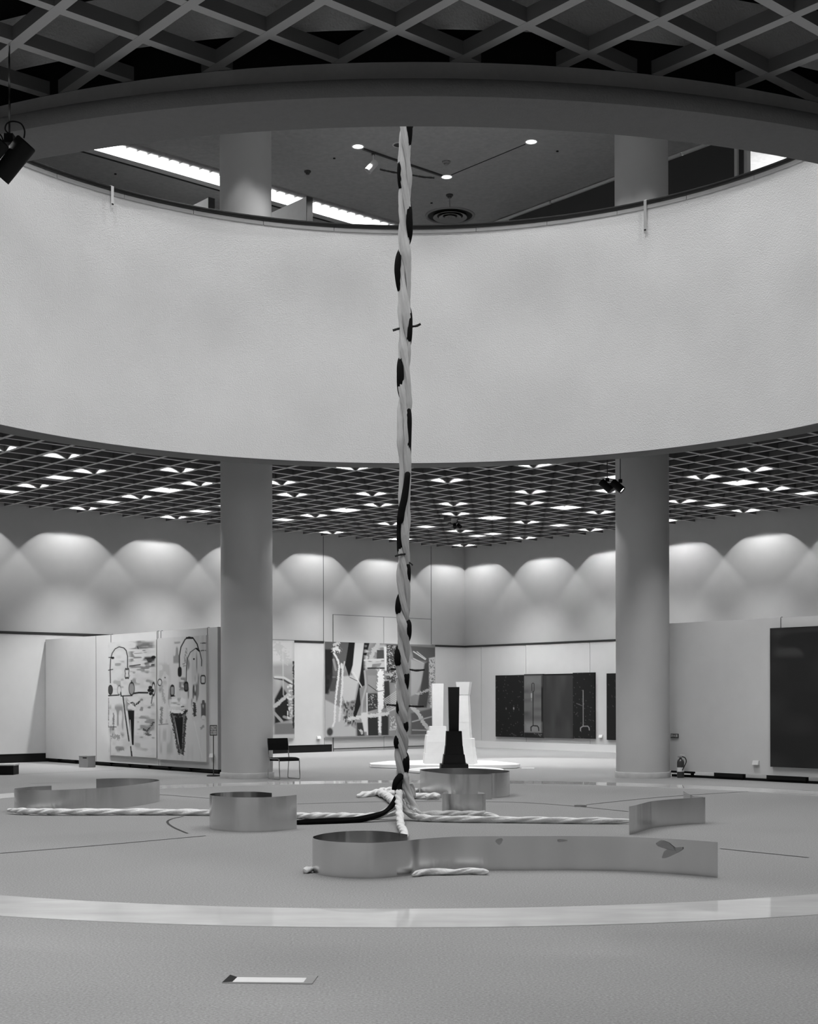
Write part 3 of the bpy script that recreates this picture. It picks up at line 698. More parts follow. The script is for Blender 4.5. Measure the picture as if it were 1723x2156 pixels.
P.poly([(1250, 110), (1607, 125), (1607, 330), (1470, 330), (1290, 300)], 0.09, 16).line([(1290, 190), (1460, 300)], 16, 0.55).line([(1340, 190), (1470, 290)], 12, 0.5).line([(1290, 290), (1440, 360)], 14, 0.5).poly([(1250, 300), (1460, 360), (1440, 560), (1330, 800), (1250, 830)], 0.36, 20)
P.poly([(1450, 360), (1510, 320), (1515, 760), (1480, 1000), (1340, 1000), (1400, 650)], 0.06, 20).poly([(1515, 280), (1607, 260), (1607, 1000), (1530, 1000)], 0.5, 16).speckle((1500, 300, 1607, 960), 0.08, 0.52, 13, 0.75).line([(1340, 800), (1520, 740)], 30, 0.42, o=0.8, rough=1).poly([(1250, 1080), (1607, 1000), (1607, 1390), (1250, 1390)], 0.10, 24).line([(1260, 990), (1350, 1070), (1440, 1230), (1530, 1345)], 56, 0.45, rough=0.4).line([(1270, 1200), (1607, 1120)], 18, 0.35).line([(1270, 1320), (1480, 1330)], 16, 0.3)
P.line([(72, 1395), (1607, 1395)], 20, 0.22)
painting('large wide abstract painting with black diagonals, on the back wall behind the rope', 'v', 0.03, 6.155, 1.47, 0.445, 3.475, 0.06, P, M['paint'])
# its neighbour, mostly hidden by the left column
P = Paint(-380, 243, 205, 1095, 120, 170, 0.28, 4)
P.mix(np.clip((P.noise(60, 90) - 0.45) * 2, 0, 1), 0.45, 0.7).poly([(-380, 200), (243, 200), (243, 400), (-380, 470)], 0.5, 60).line([(90, 250), (160, 380)], 70, 0.42, rough=1).poly([(67, 740), (130, 620), (185, 700), (200, 930), (67, 960)], 0.02, 14).line([(70, 545), (150, 560), (243, 620)], 26, 0.05).line([(70, 540), (150, 545), (243, 600)], 20, 0.5).line([(70, 800), (190, 700)], 34, 0.42, rough=0.4).line([(60, 860), (130, 940)], 24, 0.3).line([(150, 900), (230, 930)], 24, 0.25).speckle((180, 600, 243, 930), 0.55, 0.5, 12).poly([(67, 960), (243, 960), (243, 1060), (67, 1060)], 0.16, 12).poly([(-380, 1060), (243, 1060), (243, 1095), (-380, 1095)], 0.42, 8).line([(235, 400), (235, 1000)], 14, 0.03, rough=1).line([(140, 280), (145, 700)], 10, 0.5, o=0.6)
painting('abstract painting on the back wall, partly hidden by the left column', 'v', 0.03, 10.0, 7.345, 0.465, 3.475, 0.06, P, M['paint'])
# four dark panels with forks on the right wall
t4 = thing('painting', W(0.03, 3.7, 0.4), 'row of four dark panels with fork figures on the right wall', 'painting')
def canvas_part(v0, v1, z0, z1, th, P, name):
    o = painting('x', 'u', 0.03, v0, v1, z0, z1, th, P, M['darkpaint'])
    for ch in list(o.children):
        b = ch; mw = b.matrix_parent_inverse.copy()
        b.parent = t4; b.matrix_parent_inverse = t4.matrix_basis.inverted()
        b.name = name if b.name.startswith('canvas') else 'panel_edge'
    bpy.data.objects.remove(o)
def dark_ground(x0, x1, y0, y1, nx, ny, seed, v=0.012):
    P = Paint(x0, x1, y0, y1, nx, ny, v, seed)
    for _ in range(60):
        P.ell(P.r.uniform(x0, x1), P.r.uniform(y0, y1), 5, 5, 0.12, o=0.7)
    return P
P = dark_ground(45, 445, 110, 970, 70, 130, 5).ell(300, 572, 8, 18, 0.3).ell(195, 575, 6, 14, 0.15).line([(270, 920), (330, 950)], 14, 0.05)
canvas_part(1.575, 2.915, 0.39, 2.44, 0.06, P, 'dark_panel')
P = Paint(447, 720, 100, 975, 60, 150, 0.13, 6); P.mix(np.clip((P.noise(200, 60) - 0.4) * 2, 0, 1), 0.06, 0.8)
P.poly([(447, 100), (720, 100), (720, 125), (447, 125)], 0.012).poly([(697, 100), (720, 100), (720, 975), (697, 975)], 0.012).poly([(460, 125), (697, 125), (697, 260), (460, 260)], 0.16, 80, 0.7).poly([(460, 770), (697, 770), (697, 900), (460, 900)], 0.22, 60, 0.8)
P.line([(562, 330), (560, 235), (578, 222), (594, 235), (594, 330), (578, 345)], 9, 0.012).line([(578, 340), (578, 800)], 12, 0.012).line([(548, 880), (546, 830), (575, 808), (640, 812), (656, 835), (660, 875)], 16, 0.012).line([(555, 370), (555, 420)], 20, 0.3).line([(555, 440), (555, 465)], 12, 0.22).poly([(447, 905), (720, 905), (720, 975), (447, 975)], 0.015, 12).line([(600, 925), (690, 935)], 14, 0.12, rough=2)
canvas_part(2.918, 3.762, 0.385, 2.462, 0.07, P, 'grey_panel')
P = Paint(722, 1135, 100, 985, 70, 140, 0.035, 7); P.mix(np.clip((P.noise(70, 400) - 0.4) * 2, 0, 1), 0.06, 0.7); P.poly([(722, 100), (1135, 100), (1135, 122), (722, 122)], 0.012).poly([(722, 780), (1135, 880), (1135, 985), (722, 985)], 0.05, 90, 0.5)
canvas_part(3.765, 5.055, 0.395, 2.455, 0.06, P, 'brown_grey_panel')
P = dark_ground(1138, 1435, 88, 990, 60, 140, 8).line([(1282, 330), (1282, 820)], 8, 0.28).line([(1245, 885), (1245, 845), (1275, 822), (1345, 820), (1362, 840), (1366, 872)], 12, 0.28).line([(1190, 510), (1265, 540)], 8, 0.12)
canvas_part(5.058, 5.955, 0.405, 2.475, 0.07, P, 'black_fork_panel')
P = dark_ground(1600, 2600, 85, 1005, 60, 60, 9)
painting('black painting beside the right column, a white card at its left', 'u', 0.03, 6.445, 9.0, 0.385, 2.435, 0.06, P, M['darkpaint'])
P = Paint(1350, 2200, 165, 1305, 110, 130, 0.022, 10); P.mix(np.clip((P.noise(160, 160) - 0.4) * 2, 0, 1), 0.034, 0.9).smear((1350, 165, 1660, 420), 120, 120, 0.06, 0.4, 0.7)
painting('tall dark grey painting on the grey partition at the right edge', 'u', 9.10, 18.545, 22.2, 0.305, 3.07, 0.075, P, M['darkpaint'], None, ((18.75, 3.27),))

# caption cards
def card(plane, off, a, z, label, wd=0.14):
    c = W(off, a, z) if plane == 'u' else W(a, off, z)
    t = thing('caption_card', c, label, 'card')
    mb = MB(); h = wd / 2
    for_pts = [(-h, 0.0, 0.0), (h, 0.0, 0.0), (h, 0.03, 0.085), (-h, 0.03, 0.085)]
    vs = []
    for th in (0.0, 0.012):
        for s, d, zz in for_pts:
            dd = 0.05 - d + th
            vs.append(W(off + dd, a + s, z + zz) if plane == 'u' else W(a + s, off + dd, z + zz))
    mb.add(vs, [(0, 3, 2, 1), (4, 5, 6, 7), (0, 1, 5, 4), (1, 2, 6, 5), (2, 3, 7, 6), (3, 0, 4, 7)]).build('card_face', M['card'], t)
    mb = MB(); e = (lambda s, d, zz: W(off + d, a + s, z + zz)) if plane == 'u' else (lambda s, d, zz: W(a + s, off + d, z + zz))
    mb.add([e(-h, 0, 0), e(h, 0, 0), e(h, 0.05, 0), e(-h, 0.05, 0), e(-h, 0, 0.08), e(h, 0, 0.08), e(h, 0.02, 0.08), e(-h, 0.02, 0.08)], [(0, 3, 2, 1), (4, 5, 6, 7), (0, 1, 5, 4), (1, 2, 6, 5), (2, 3, 7, 6), (3, 0, 4, 7)]).build('card_back', M['card'], t)
card('v', 0.03, 6.38, 0.42, 'small white card left of the large abstract painting')
card('u', 15.63, 8.25, 0.37, 'small white card behind the sign stand', 0.16)
card('u', 0.03, 6.18, 0.45, 'small white card between the dark panels and the black painting')
card('u', 9.10, 18.17, 0.33, 'small white card on the grey partition, lower left of its dark painting')

# ------------------------------------------------------------------ the sculptures on their platform
pf = [(-0.92, 33.49), (-0.3, 33.2), (0.4, 32.95), (1.2, 32.85), (2.0, 32.9), (2.55, 33.08), (2.68, 33.4), (2.6, 34.0), (2.1, 35.2), (0.9, 35.9), (-0.5, 35.3), (-0.98, 34.2)]
t = thing('low_platform', (0.8, 34.2, 0), 'low white platform under the two white towers', 'platform')
MB().prism(pf, 0.012, 0.09).build('slab', M['white'], t)
MB().prism([(0.8 + (x - 0.8) * 0.96, 34.2 + (y - 34.2) * 0.96) for x, y in pf], 0.0, 0.012).build('under_frame', M['darkgrey'], t)
t = thing('round_base', (1.06, 31.62, 0), 'low white disc under the black tower', 'platform')
MB().lathe([(0, 0.0), (1.06, 0.0), (1.10, 0.012), (1.10, 0.055), (1.085, 0.065), (0, 0.065)], (1.06, 31.62), 72).build('disc', M['white'], t, smooth=True, auto=True)
def tower(name, x, y, rot, label, m, blocks, z0):
    t = thing(name, (x, y, z0), label, 'sculpture')
    z = z0
    for (wb, wt, h, ox) in blocks:
        c = (x + ox, y)
        MB().frustum(c, wb, wb, wt, wt, z, z + h, rot).build('block', m, t); z += h
    return t
k = 0.01165
tower('white_tower', 0.70, 33.95, 0.06, 'left of two white stepped towers, a plain square shaft on a wide foot', M['white'],
      [(59 * k, 56 * k, 22 * k, 0), (54 * k, 52 * k, 24 * k, 0), (52 * k, 49 * k, 14 * k, 0), (44 * k, 43 * k, 8 * k, 0), (35 * k, 34 * k, 10 * k, 0), (21.5 * k, 24 * k, 90 * k, 0)], 0.09)
k = 0.0115
tower('white_tower', 1.335, 33.55, -0.22, 'taller of two white towers, stacked slabs under a block that widens upward', M['white'],
      [(50 * k, 46 * k, 17 * k, 0), (45 * k, 42 * k, 17 * k, 0), (41 * k, 39 * k, 20 * k, 0), (30 * k, 29 * k, 8 * k, 0), (28 * k, 27.5 * k, 10 * k, 0), (27 * k, 25.5 * k, 16 * k, 0), (26 * k, 24.5 * k, 16 * k, 0), (25 * k, 23.5 * k, 16 * k, 0), (23.5 * k, 22 * k, 12 * k, 0), (22.5 * k, 21 * k, 14 * k, 0), (22.5 * k, 29.5 * k, 27 * k, 0)], 0.09)
k = 0.01085
tower('black_tower', 1.025, 31.7, 0.03, 'black stepped tower in front of the two white ones', M['black'],
      [(58 * k, 57 * k, 11 * k, 0), (48 * k, 43 * k, 20 * k, 0), (40 * k, 36 * k, 18 * k, 0), (35 * k, 32 * k, 31 * k, 0), (20 * k, 23 * k, 93 * k, 0)], 0.065)
t = thing('paper_sheet', (2.85, 33.15, 0), 'white sheet lying on the floor by the right tip of the platform', 'paper')
MB().prism([(2.68, 33.05), (2.98, 33.0), (3.02, 33.3), (2.72, 33.34)], 0.002, 0.006).build('sheet', M['card'], t)

# ------------------------------------------------------------------ chair
al = math.radians(32); dv = Vector((math.sin(al), -math.cos(al), 0)); wv = Vector((math.cos(al), math.sin(al), 0)); O = Vector((-2.63, 29.02, 0))
t = thing('chair', O, 'black chair on thin chrome sled legs, beside the left column', 'chair')
def cp(d, s, z): return O + dv * d + wv * s + Vector((0, 0, z))
for s in (-0.235, 0.235):
    pts = spline([cp(-0.30, s, 0.84), cp(-0.27, s, 0.66), cp(-0.235, s, 0.47), cp(-0.20, s, 0.435), cp(0.0, s, 0.43), cp(0.19, s, 0.435), cp(0.245, s, 0.40), cp(0.255, s, 0.22), cp(0.27, s, 0.05), cp(0.24, s, 0.012), cp(0.0, s, 0.012), cp(-0.24, s, 0.012), cp(-0.28, s, 0.05), cp(-0.255, s, 0.25), cp(-0.225, s, 0.43)], 5)
    MB().tube(pts, 0.011, 8).build('sled_frame', M['chrome'], t, smooth=True)
seat = [(-0.225, 0.45), (-0.12, 0.455), (0.10, 0.458), (0.20, 0.45), (0.245, 0.42), (0.24, 0.385), (0.19, 0.39), (-0.21, 0.39)]
def slab(prof2, s0, s1): 
    n = len(prof2); vs = [cp(d, s0, z) for d, z in prof2] + [cp(d, s1, z) for d, z in prof2]
    return MB().add(vs, [tuple(range(n)), tuple(reversed(range(n, 2 * n)))] + [(i, n + i, n + (i + 1) % n, (i + 1) % n) for i in range(n)])
slab(seat, -0.225, 0.225).build('seat', M['blackcloth'], t)
slab([(-0.262, 0.60), (-0.285, 0.74), (-0.312, 0.85), (-0.292, 0.852), (-0.262, 0.74), (-0.24, 0.60)], -0.232, 0.232).build('backrest', M['blackcloth'], t)
MB().tube([cp(-0.2, -0.235, 0.38), cp(-0.2, 0.235, 0.38)], 0.009, 8).build('cross_bar', M['chrome'], t)

# ------------------------------------------------------------------ sign stand, extinguisher, boxes
x, y = -4.27, 30.15
t = thing('sign_stand', (x, y, 0), 'small four-character sign on a thin dark pole, left of the left column', 'sign')
MB().lathe([(0, 0), (0.15, 0), (0.15, 0.015), (0.13, 0.03), (0, 0.035)], (x, y), 32).build('base', M['black'], t, smooth=True, auto=True)
MB().tube([(x, y, 0.03), (x, y, 0.9)], 0.011, 10).build('pole', M['darkgrey'], t)
yaw = Matrix.Translation((x, y, 1.0)) @ Matrix.Rotation(0.25, 4, 'Z')
MB().box((-0.078, -0.02, -0.115), (0.078, 0.02, 0.115), yaw).build('sign_box', M['darkgrey'], t)
for cx_, cz, s in ((-0.034, 0.05, 'L'), (0.034, 0.05, '8'), (-0.034, -0.05, '0'), (0.034, -0.05, '1')):
    MB().box((cx_ - 0.03, -0.026, cz - 0.044), (cx_ + 0.03, -0.02, cz + 0.044), yaw).build('sign_plate', M['card'], t)
    text_mesh('letter', s, 0.075, M['black'], t, yaw @ Matrix.Translation((cx_, -0.028, cz)) @ Matrix.Rotation(PI / 2, 4, 'X'))
x, y = 5.72, 29.12
t = thing('fire_extinguisher', (x, y, 0), 'dark fire extinguisher standing between the right column and the grey partition', 'extinguisher')
MB().lathe([(0, 0.0), (0.07, 0.0), (0.075, 0.02), (0.075, 0.33), (0.06, 0.375), (0.03, 0.40), (0.025, 0.43), (0, 0.43)], (x, y), 28).build('cylinder', M['ext'], t, smooth=True, auto=True)
MB().lathe([(0.0762, 0.13), (0.0762, 0.22)], (x, y), 28).build('label_band', M['ledge'], t)
MB().box((-0.06, -0.012, 0.43), (0.03, 0.012, 0.455), Matrix.Translation((x, y, 0))).build('valve', M['greymetal'], t)
MB().box((-0.075, -0.01, 0.475), (0.02, 0.01, 0.487), Matrix.Translation((x, y, 0)) @ Matrix.Rotation(0.15, 4, 'Y')).build('lever', M['lampwhite'], t)
MB().tube(spline([(x + 0.03, y - 0.01, 0.445), (x + 0.09, y - 0.03, 0.42), (x + 0.11, y - 0.05, 0.34), (x + 0.06, y - 0.085, 0.24), (x + 0.02, y - 0.09, 0.16)], 6), 0.010, 8).build('hose', M['black'], t, smooth=True)
c = W(9.10, 16.12, 0.87)
t = thing('extinguisher_sign', c, 'small dark sign above the fire extinguisher', 'sign')
MB().hbox((9.10, 16.02, 0.825), (9.125, 16.215, 0.92)).build('plate', M['darkgrey'], t)
sgm = Matrix.Translation(W(9.127, 16.117, 0.872)) @ HALL_M.to_3x3().to_4x4() @ Matrix.Rotation(PI / 2, 4, 'Z') @ Matrix.Rotation(PI / 2, 4, 'X')
text_mesh('letter', '消火器', 0.062, M['card'], t, sgm)
x, y = -7.97, 34.2
t = thing('metal_box', (x, y, 0), 'grey metal box with a dark slot on the floor by the left partition', 'box')
mt = Matrix.Translation((x, y, 0)) @ Matrix.Rotation(-0.55, 4, 'Z')
mb = MB().box((-0.15, -0.13, 0), (0.15, 0.13, 0.27), mt); mb.build('body', M['greymetal'], t)
MB().box((-0.155, -0.135, 0.27), (0.155, -0.11, 0.285), mt).box((-0.155, 0.11, 0.27), (0.155, 0.135, 0.285), mt).box((-0.155, -0.11, 0.27), (-0.13, 0.11, 0.285), mt).box((0.13, -0.11, 0.27), (0.155, 0.11, 0.285), mt).build('rim', M['greymetal'], t)
MB().box((-0.02, -0.133, 0.225), (0.11, -0.128, 0.25), mt).build('slot', M['black'], t)
MB().box((-0.11, -0.09, 0.270), (0.11, 0.09, 0.274), mt).build('lamp_glass', M['lens'], t)
spot('box_lamp', t, mt @ Vector((0, 0, 0.30)), mt @ Vector((0.15, 0.40, 1.0)), 3, 80, 0.6, 0.05)
t = thing('black_plinth', (-9.4, 31.0, 0), 'low black plinth with a grey top at the left edge', 'plinth')
MB().box((-10.4, 30.82, 0.0), (-8.83, 31.25, 0.205)).build('body', M['black'], t)
MB().box((-10.41, 30.81, 0.205), (-8.82, 31.26, 0.235)).build('top_board', M['panel'], t)
t = thing('floor_pad', (2.66, 21.5, 0), 'small grey pad lying on the curved carpet seam', 'pad')
MB().prism([(2.56, 21.44), (2.74, 21.42), (2.77, 21.56), (2.59, 21.6)], 0.0, 0.03).build('pad', M['greymetal'], t)

# floor hatch near the camera
t = thing('floor_hatch', (-0.84, 8.32, 0), 'narrow floor hatch with a bright plate in the near carpet', 'hatch')
o4 = [(-1.10, 8.47), (-0.56, 8.44), (-0.58, 8.20), (-1.12, 8.24)]; i4 = [(-1.05, 8.41), (-0.625, 8.385), (-0.635, 8.245), (-1.062, 8.265)]
for q, m in ((0, M['greymetal']), (1, M['greymetal']), (2, M['greymetal']), (3, M['black'])):  # left bar black, standing in for the dark inner side of a recess
    a, b = o4[q], o4[(q + 1) % 4]; c, d = i4[(q + 1) % 4], i4[q]
    MB().add([(*a, 0.0), (*b, 0.0), (*c, 0.0), (*d, 0.0), (*a, 0.006), (*b, 0.006), (*c, 0.004), (*d, 0.004)], [(0, 3, 2, 1), (4, 5, 6, 7), (0, 1, 5, 4), (1, 2, 6, 5), (2, 3, 7, 6), (3, 0, 4, 7)]).build('frame_bar', m, t)
MB().prism(i4, 0.0, 0.003).build('plate', M['hatchplate'], t)

# ------------------------------------------------------------------ curved steel strips
def strip(pts, h, k, label, lean=0.0, end_lift=0.0):
    sp = spline([(x * k, y * k, 0) for x, y in pts], 6); th = 0.003; n = len(sp); vs = []
    for i, p in enumerate(sp):
        d = (sp[min(i + 1, n - 1)] - sp[max(i - 1, 0)]).normalized(); nn = Vector((-d.y, d.x, 0)) * th
        lift = end_lift * max(0.0, (i / (n - 1) - 0.85) / 0.15)
        vs += [p + nn, p - nn, p - nn + Vector((0, 0, h + lift)), p + nn + Vector((0, 0, h + lift))]
    fs = [(4 * i + a, 4 * i + (a + 1) % 4, 4 * i + 4 + (a + 1) % 4, 4 * i + 4 + a) for i in range(n - 1) for a in range(4)] + [(0, 1, 2, 3), (4 * n - 4, 4 * n - 1, 4 * n - 2, 4 * n - 3)]
    o = MB().add(vs, fs).build('steel_strip', M['steel'], None, smooth=True, auto=True, loc=sp[n // 2])
    return tag(o, label, 'metal strip', 'curved steel strips around the rope')
SA_ = [(-0.02, 13.8), (-0.2, 14.07), (-0.4, 14.2), (-0.64, 14.16), (-0.83, 13.96), (-0.92, 13.75), (-0.95, 13.56), (-0.9, 13.35), (-0.73, 13.13), (-0.46, 13.01), (-0.28, 13.03), (-0.02, 13.22), (0.13, 13.37), (0.41, 13.55), (0.65, 13.6), (1.11, 13.6), (1.58, 13.6), (2.04, 13.53), (2.46, 13.34), (2.67, 13.2), (2.9, 13.0)]
s1 = strip(SA_, 0.335, 1.0, 'long steel strip in front, curled into a ring at its left end')
strip([(-1.84, 18.5), (-2.07, 18.75), (-2.33, 18.76), (-2.57, 18.58), (-2.64, 18.4), (-2.63, 18.22), (-2.55, 17.99), (-2.33, 17.77), (-2.14, 17.68), (-1.84, 17.71), (-1.61, 17.92), (-1.48, 18.13)], 0.44, 0.992, 'steel strip bent into an open drum, left of the rope')
strip([(-5.51, 21.28), (-5.74, 21.08), (-5.86, 20.75), (-5.87, 20.54), (-5.67, 20.32), (-5.23, 20.25), (-4.82, 20.55), (-4.47, 20.92), (-4.19, 21.72), (-4.08, 22.33), (-4.1, 22.66), (-4.28, 23.0), (-4.64, 23.21), (-4.96, 23.2), (-5.22, 23.04)], 0.34, 1.015, 'low steel strip with two curled ends, farthest left, behind the long floor rope')
strip([(1.36, 23.34), (1.48, 23.36), (1.65, 23.6), (1.74, 23.96), (1.66, 24.36), (1.35, 24.86), (0.93, 25.13), (0.5, 25.02), (0.24, 24.75), (0.2, 24.51), (0.31, 23.95), (0.62, 23.26), (0.94, 23.03), (1.38, 23.08)], 0.42, 1.0, 'steel strip closed into an oval ring in front of the black tower')
strip([(0.56, 19.9), (0.48, 19.6), (0.485, 19.44), (0.72, 19.33), (1.04, 19.39), (1.06, 19.56), (0.99, 19.85)], 0.33, 1.015, 'small short steel strip behind the right floor rope')
strip([(2.7, 16.95), (2.82, 17.17), (3.1, 17.75), (3.33, 18.03), (3.7, 18.32), (3.92, 18.42), (3.95, 18.5), (3.88, 18.62), (3.81, 18.71), (3.75, 18.89)], 0.35, 1.0075, 'steel strip with a pointed back corner, farthest right, at the end of the right rope', 0, 0.05)
# stains on the long strip: thin flat marks just proud of the sheet
for x, y, z, rx, rz, ro in ((0.885, 13.588, 0.285, 0.035, 0.028, 0.5), (1.50, 13.588, 0.29, 0.05, 0.012, 0.0), (2.47, 13.312, 0.27, 0.10, 0.035, -0.3), (2.52, 13.28, 0.21, 0.11, 0.035, 0.45)):
    j = min(range(len(SA_)), key=lambda i: abs(SA_[i][0] - x) if SA_[i][1] < 13.7 and i > 9 else 99); d = (Vector((*SA_[min(j + 1, 20)], 0)) - Vector((*SA_[j - 1], 0))).normalized()
    vs = []; n = 14
    for q in range(n):
        a = 2 * PI * q / n; e = 1 + 0.18 * math.sin(3 * a + x); p, r = rx * e * math.cos(a), rz * e * math.sin(a)
        p, r = p * math.cos(ro) - r * math.sin(ro), p * math.sin(ro) + r * math.cos(ro)
        base = Vector((x, 0, z + r)) ; xx = x + d.x * p
        ys = np.interp(xx, [s[0] for s in SA_[11:]], [s[1] for s in SA_[11:]])
        vs.append((xx, float(ys) - 0.0075, z + r))
    MB().add(vs, [tuple(range(n))]).build('stain', M['stain'], s1)

# ------------------------------------------------------------------ the twisted cloth rope and its floor strands
t = thing('twisted_rope', (-0.08, 19.29, 0), 'tall twisted white and black cloth rope hanging in the middle of the well', 'rope')
ZC = [0.24, 0.83, 2.16, 4.15, 6.8, 9.66, 14.4]; XC = [-0.113, -0.105, -0.082, -0.063, -0.05, -0.036, -0.03]
KYP = [1690, 1660, 1605, 1560, 1528, 1490, 1430, 1388, 1322, 1280, 1205, 1150, 1055, 895, 790, 690, 570, 460, 365, 270, 170, 70, -30, -130, -230, -330, -430, -530]
zk_ = [1.7 + (1469 - y) / 2910 * 19.29 for y in KYP]
ph = [17.6, 17, 16, 15, 14, 13, 12, 11, 10, 9, 8, 7, 6.5, 6, 5, 4, 3, 2, 1, 0, -1, -2, -3, -4, -5, -6, -7, -8]
def strand_pts(z0, z1, kind, off=0.0):
    out = []; z = z0
    while z <= z1:
        x = float(np.interp(z, ZC, XC)); f = float(np.interp(z, zk_, ph)); a = PI * f
        if kind == 'black':
            front = 4.15 < z < 4.8 or z < 0.62
            amp = float(np.interp(f, range(18), [0.06, 0.078, 0.062, 0.102, 0.078, 0.056, 0.072, 0.058, 0.07, 0.078, 0.07, 0.078, 0.05, 0.06, 0.055, 0.078, 0.062, 0.085])) if f > 0 else 0.07
            dy = (-0.085 * abs(math.sin(a))) if front else 0.07 * abs(math.sin(a)) ** 2
            c = math.tanh(1.5 * math.cos(a)) / math.tanh(1.5)
            out.append((x + amp * c, 19.29 + (dy if front else 0.08 * (1 - c * c)) - 0.05 * c ** 4 * (0.3 if 6.75 < f < 7.5 else 1.0), z))
        else:
            b = PI * 0.62 * f + off
            out.append((x + 0.046 * math.cos(b), 19.29 + 0.046 * math.sin(b), z))
        z += 0.03
    return out
def folds(seed, amp=0.16, lobes=5, tw=40):
    p1, p2 = seed * 1.3, seed * 2.1
    return lambda tt, th: 1 + amp * abs(math.sin(0.5 * lobes * th + tw * tt + p1)) - amp * 0.5 + 0.08 * math.sin(3 * th - 93 * tt + p2) + 0.12 * math.sin(97 * tt + p2) + 0.07 * math.sin(211 * tt + p1)
for q in range(3):
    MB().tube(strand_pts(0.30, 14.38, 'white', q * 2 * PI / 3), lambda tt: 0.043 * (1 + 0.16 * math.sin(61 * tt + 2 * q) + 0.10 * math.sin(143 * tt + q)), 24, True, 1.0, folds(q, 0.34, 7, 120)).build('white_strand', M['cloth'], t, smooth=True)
MB().tube(strand_pts(0.42, 14.38, 'black'), lambda tt: 0.041 + 0.010 * math.sin(47 * tt + 1), 14, True, 1.0).build('black_strand', M['blackcloth'], t, smooth=True)
def lay(pts, r, m, seed=1, name='floor_strand', flat=0.8, per=10, taper=True, tw=None):
    sp = spline(pts, per * 2); L = sum((sp[i + 1] - sp[i]).length for i in range(len(sp) - 1))
    tw = tw or 26 * L
    def wob(tt, th): return 0.86 + 0.34 * abs(math.cos(1.5 * th + 0.5 * tw * tt + seed)) + 0.06 * math.sin(6 * th + 1.6 * tw * tt + seed) + 0.08 * math.sin(13 * L * tt + seed)
    rr = (lambda tt: r * min(1.0, 0.45 + 6 * tt, 0.45 + 6 * (1 - tt))) if taper else (lambda tt: r)
    return MB().tube(sp, rr, 24, True, flat, wob).build(name, m, t, smooth=True)
F_ = M['floorcloth']
lay([(-0.10, 19.27, 0.62), (-0.07, 19.24, 0.42), (0.0, 19.2, 0.22), (0.07, 19.1, 0.10), (0.18, 18.95, 0.05), (0.63, 18.80, 0.045), (1.53, 18.68, 0.042), (2.28, 18.56, 0.04), (3.07, 18.5, 0.04)], 0.046, F_, 1, per=26)
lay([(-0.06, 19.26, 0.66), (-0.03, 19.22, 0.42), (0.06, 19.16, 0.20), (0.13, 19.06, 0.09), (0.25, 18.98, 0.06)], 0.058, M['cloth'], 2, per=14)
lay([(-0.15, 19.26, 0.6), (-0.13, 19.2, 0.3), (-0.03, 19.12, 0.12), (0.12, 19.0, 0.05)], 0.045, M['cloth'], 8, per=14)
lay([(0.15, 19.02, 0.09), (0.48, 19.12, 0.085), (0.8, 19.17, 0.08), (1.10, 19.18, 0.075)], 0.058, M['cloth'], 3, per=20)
lay([(1.02, 19.16, 0.075), (1.10, 19.14, 0.08), (1.17, 19.12, 0.06), (1.24, 19.1, 0.03)], 0.035, F_, 4, 'frayed_end')
lay([(0.12, 19.06, 0.06), (0.10, 19.05, 0.11), (0.07, 19.05, 0.17)], 0.03, F_, 5, 'frayed_end')
lay([(-0.10, 19.25, 0.10), (-0.52, 19.28, 0.05), (-1.08, 19.38, 0.045), (-1.59, 19.45, 0.045), (-2.04, 19.68, 0.045), (-2.9, 20.0, 0.045), (-3.92, 20.12, 0.05), (-4.96, 20.10, 0.055), (-5.59, 20.2, 0.055), (-5.93, 20.42, 0.055)], 0.050, F_, 6, per=30)
lay([(-0.11, 19.2, 0.55), (-0.17, 19.16, 0.34), (-0.28, 19.08, 0.16), (-0.45, 18.95, 0.08), (-0.76, 18.80, 0.035), (-1.17, 18.64, 0.03), (-1.60, 18.5, 0.03)], 0.055, M['blackcloth'], 7, 'black_floor_strand', 0.6, per=14, tw=3)
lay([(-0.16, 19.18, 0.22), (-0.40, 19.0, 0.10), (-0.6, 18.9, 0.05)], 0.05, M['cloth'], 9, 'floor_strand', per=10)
lay([(-0.14, 19.2, 0.45), (-0.145, 19.05, 0.33), (-0.14, 18.85, 0.20), (-0.12, 18.4, 0.07), (-0.11, 17.8, 0.05), (-0.07, 17.1, 0.05), (-0.05, 16.4, 0.04)], 0.045, F_, 10, per=16)
lay([(0.03, 13.10, 0.02), (0.17, 13.22, 0.035), (0.4, 13.24, 0.028), (0.58, 13.28, 0.035), (0.76, 13.24, 0.025)], 0.030, F_, 11, 'strand_end', 0.9, per=12)
lay([(-1.02, 13.38, 0.02), (-0.985, 13.42, 0.035), (-0.965, 13.48, 0.03)], 0.032, F_, 12, 'strand_end')
lay([(-0.88, 23.5, 0.03), (-0.59, 23.9, 0.06), (-0.39, 24.25, 0.08), (-0.1, 24.36, 0.06), (0.16, 24.62, 0.05)], 0.062, F_, 13, per=16)
lay([(-0.55, 23.85, 0.06), (-0.25, 23.5, 0.07), (0.14, 23.18, 0.05), (0.5, 23.2, 0.05)], 0.058, F_, 14, per=16)
lay([(-0.53, 23.9, 0.07), (-0.37, 22.98, 0.07), (-0.25, 21.9, 0.06), (-0.2, 21.3, 0.05)], 0.065, F_, 15, per=14)
lay([(0.28, 22.9, 0.05), (0.40, 23.0, 0.08), (0.5, 22.95, 0.05)], 0.05, F_, 16, 'frayed_end')
lay([(0.0, 19.36, 0.5), (0.03, 19.36, 0.42), (0.04, 19.34, 0.3)], 0.06, M['cloth'], 17, 'strand_loop')
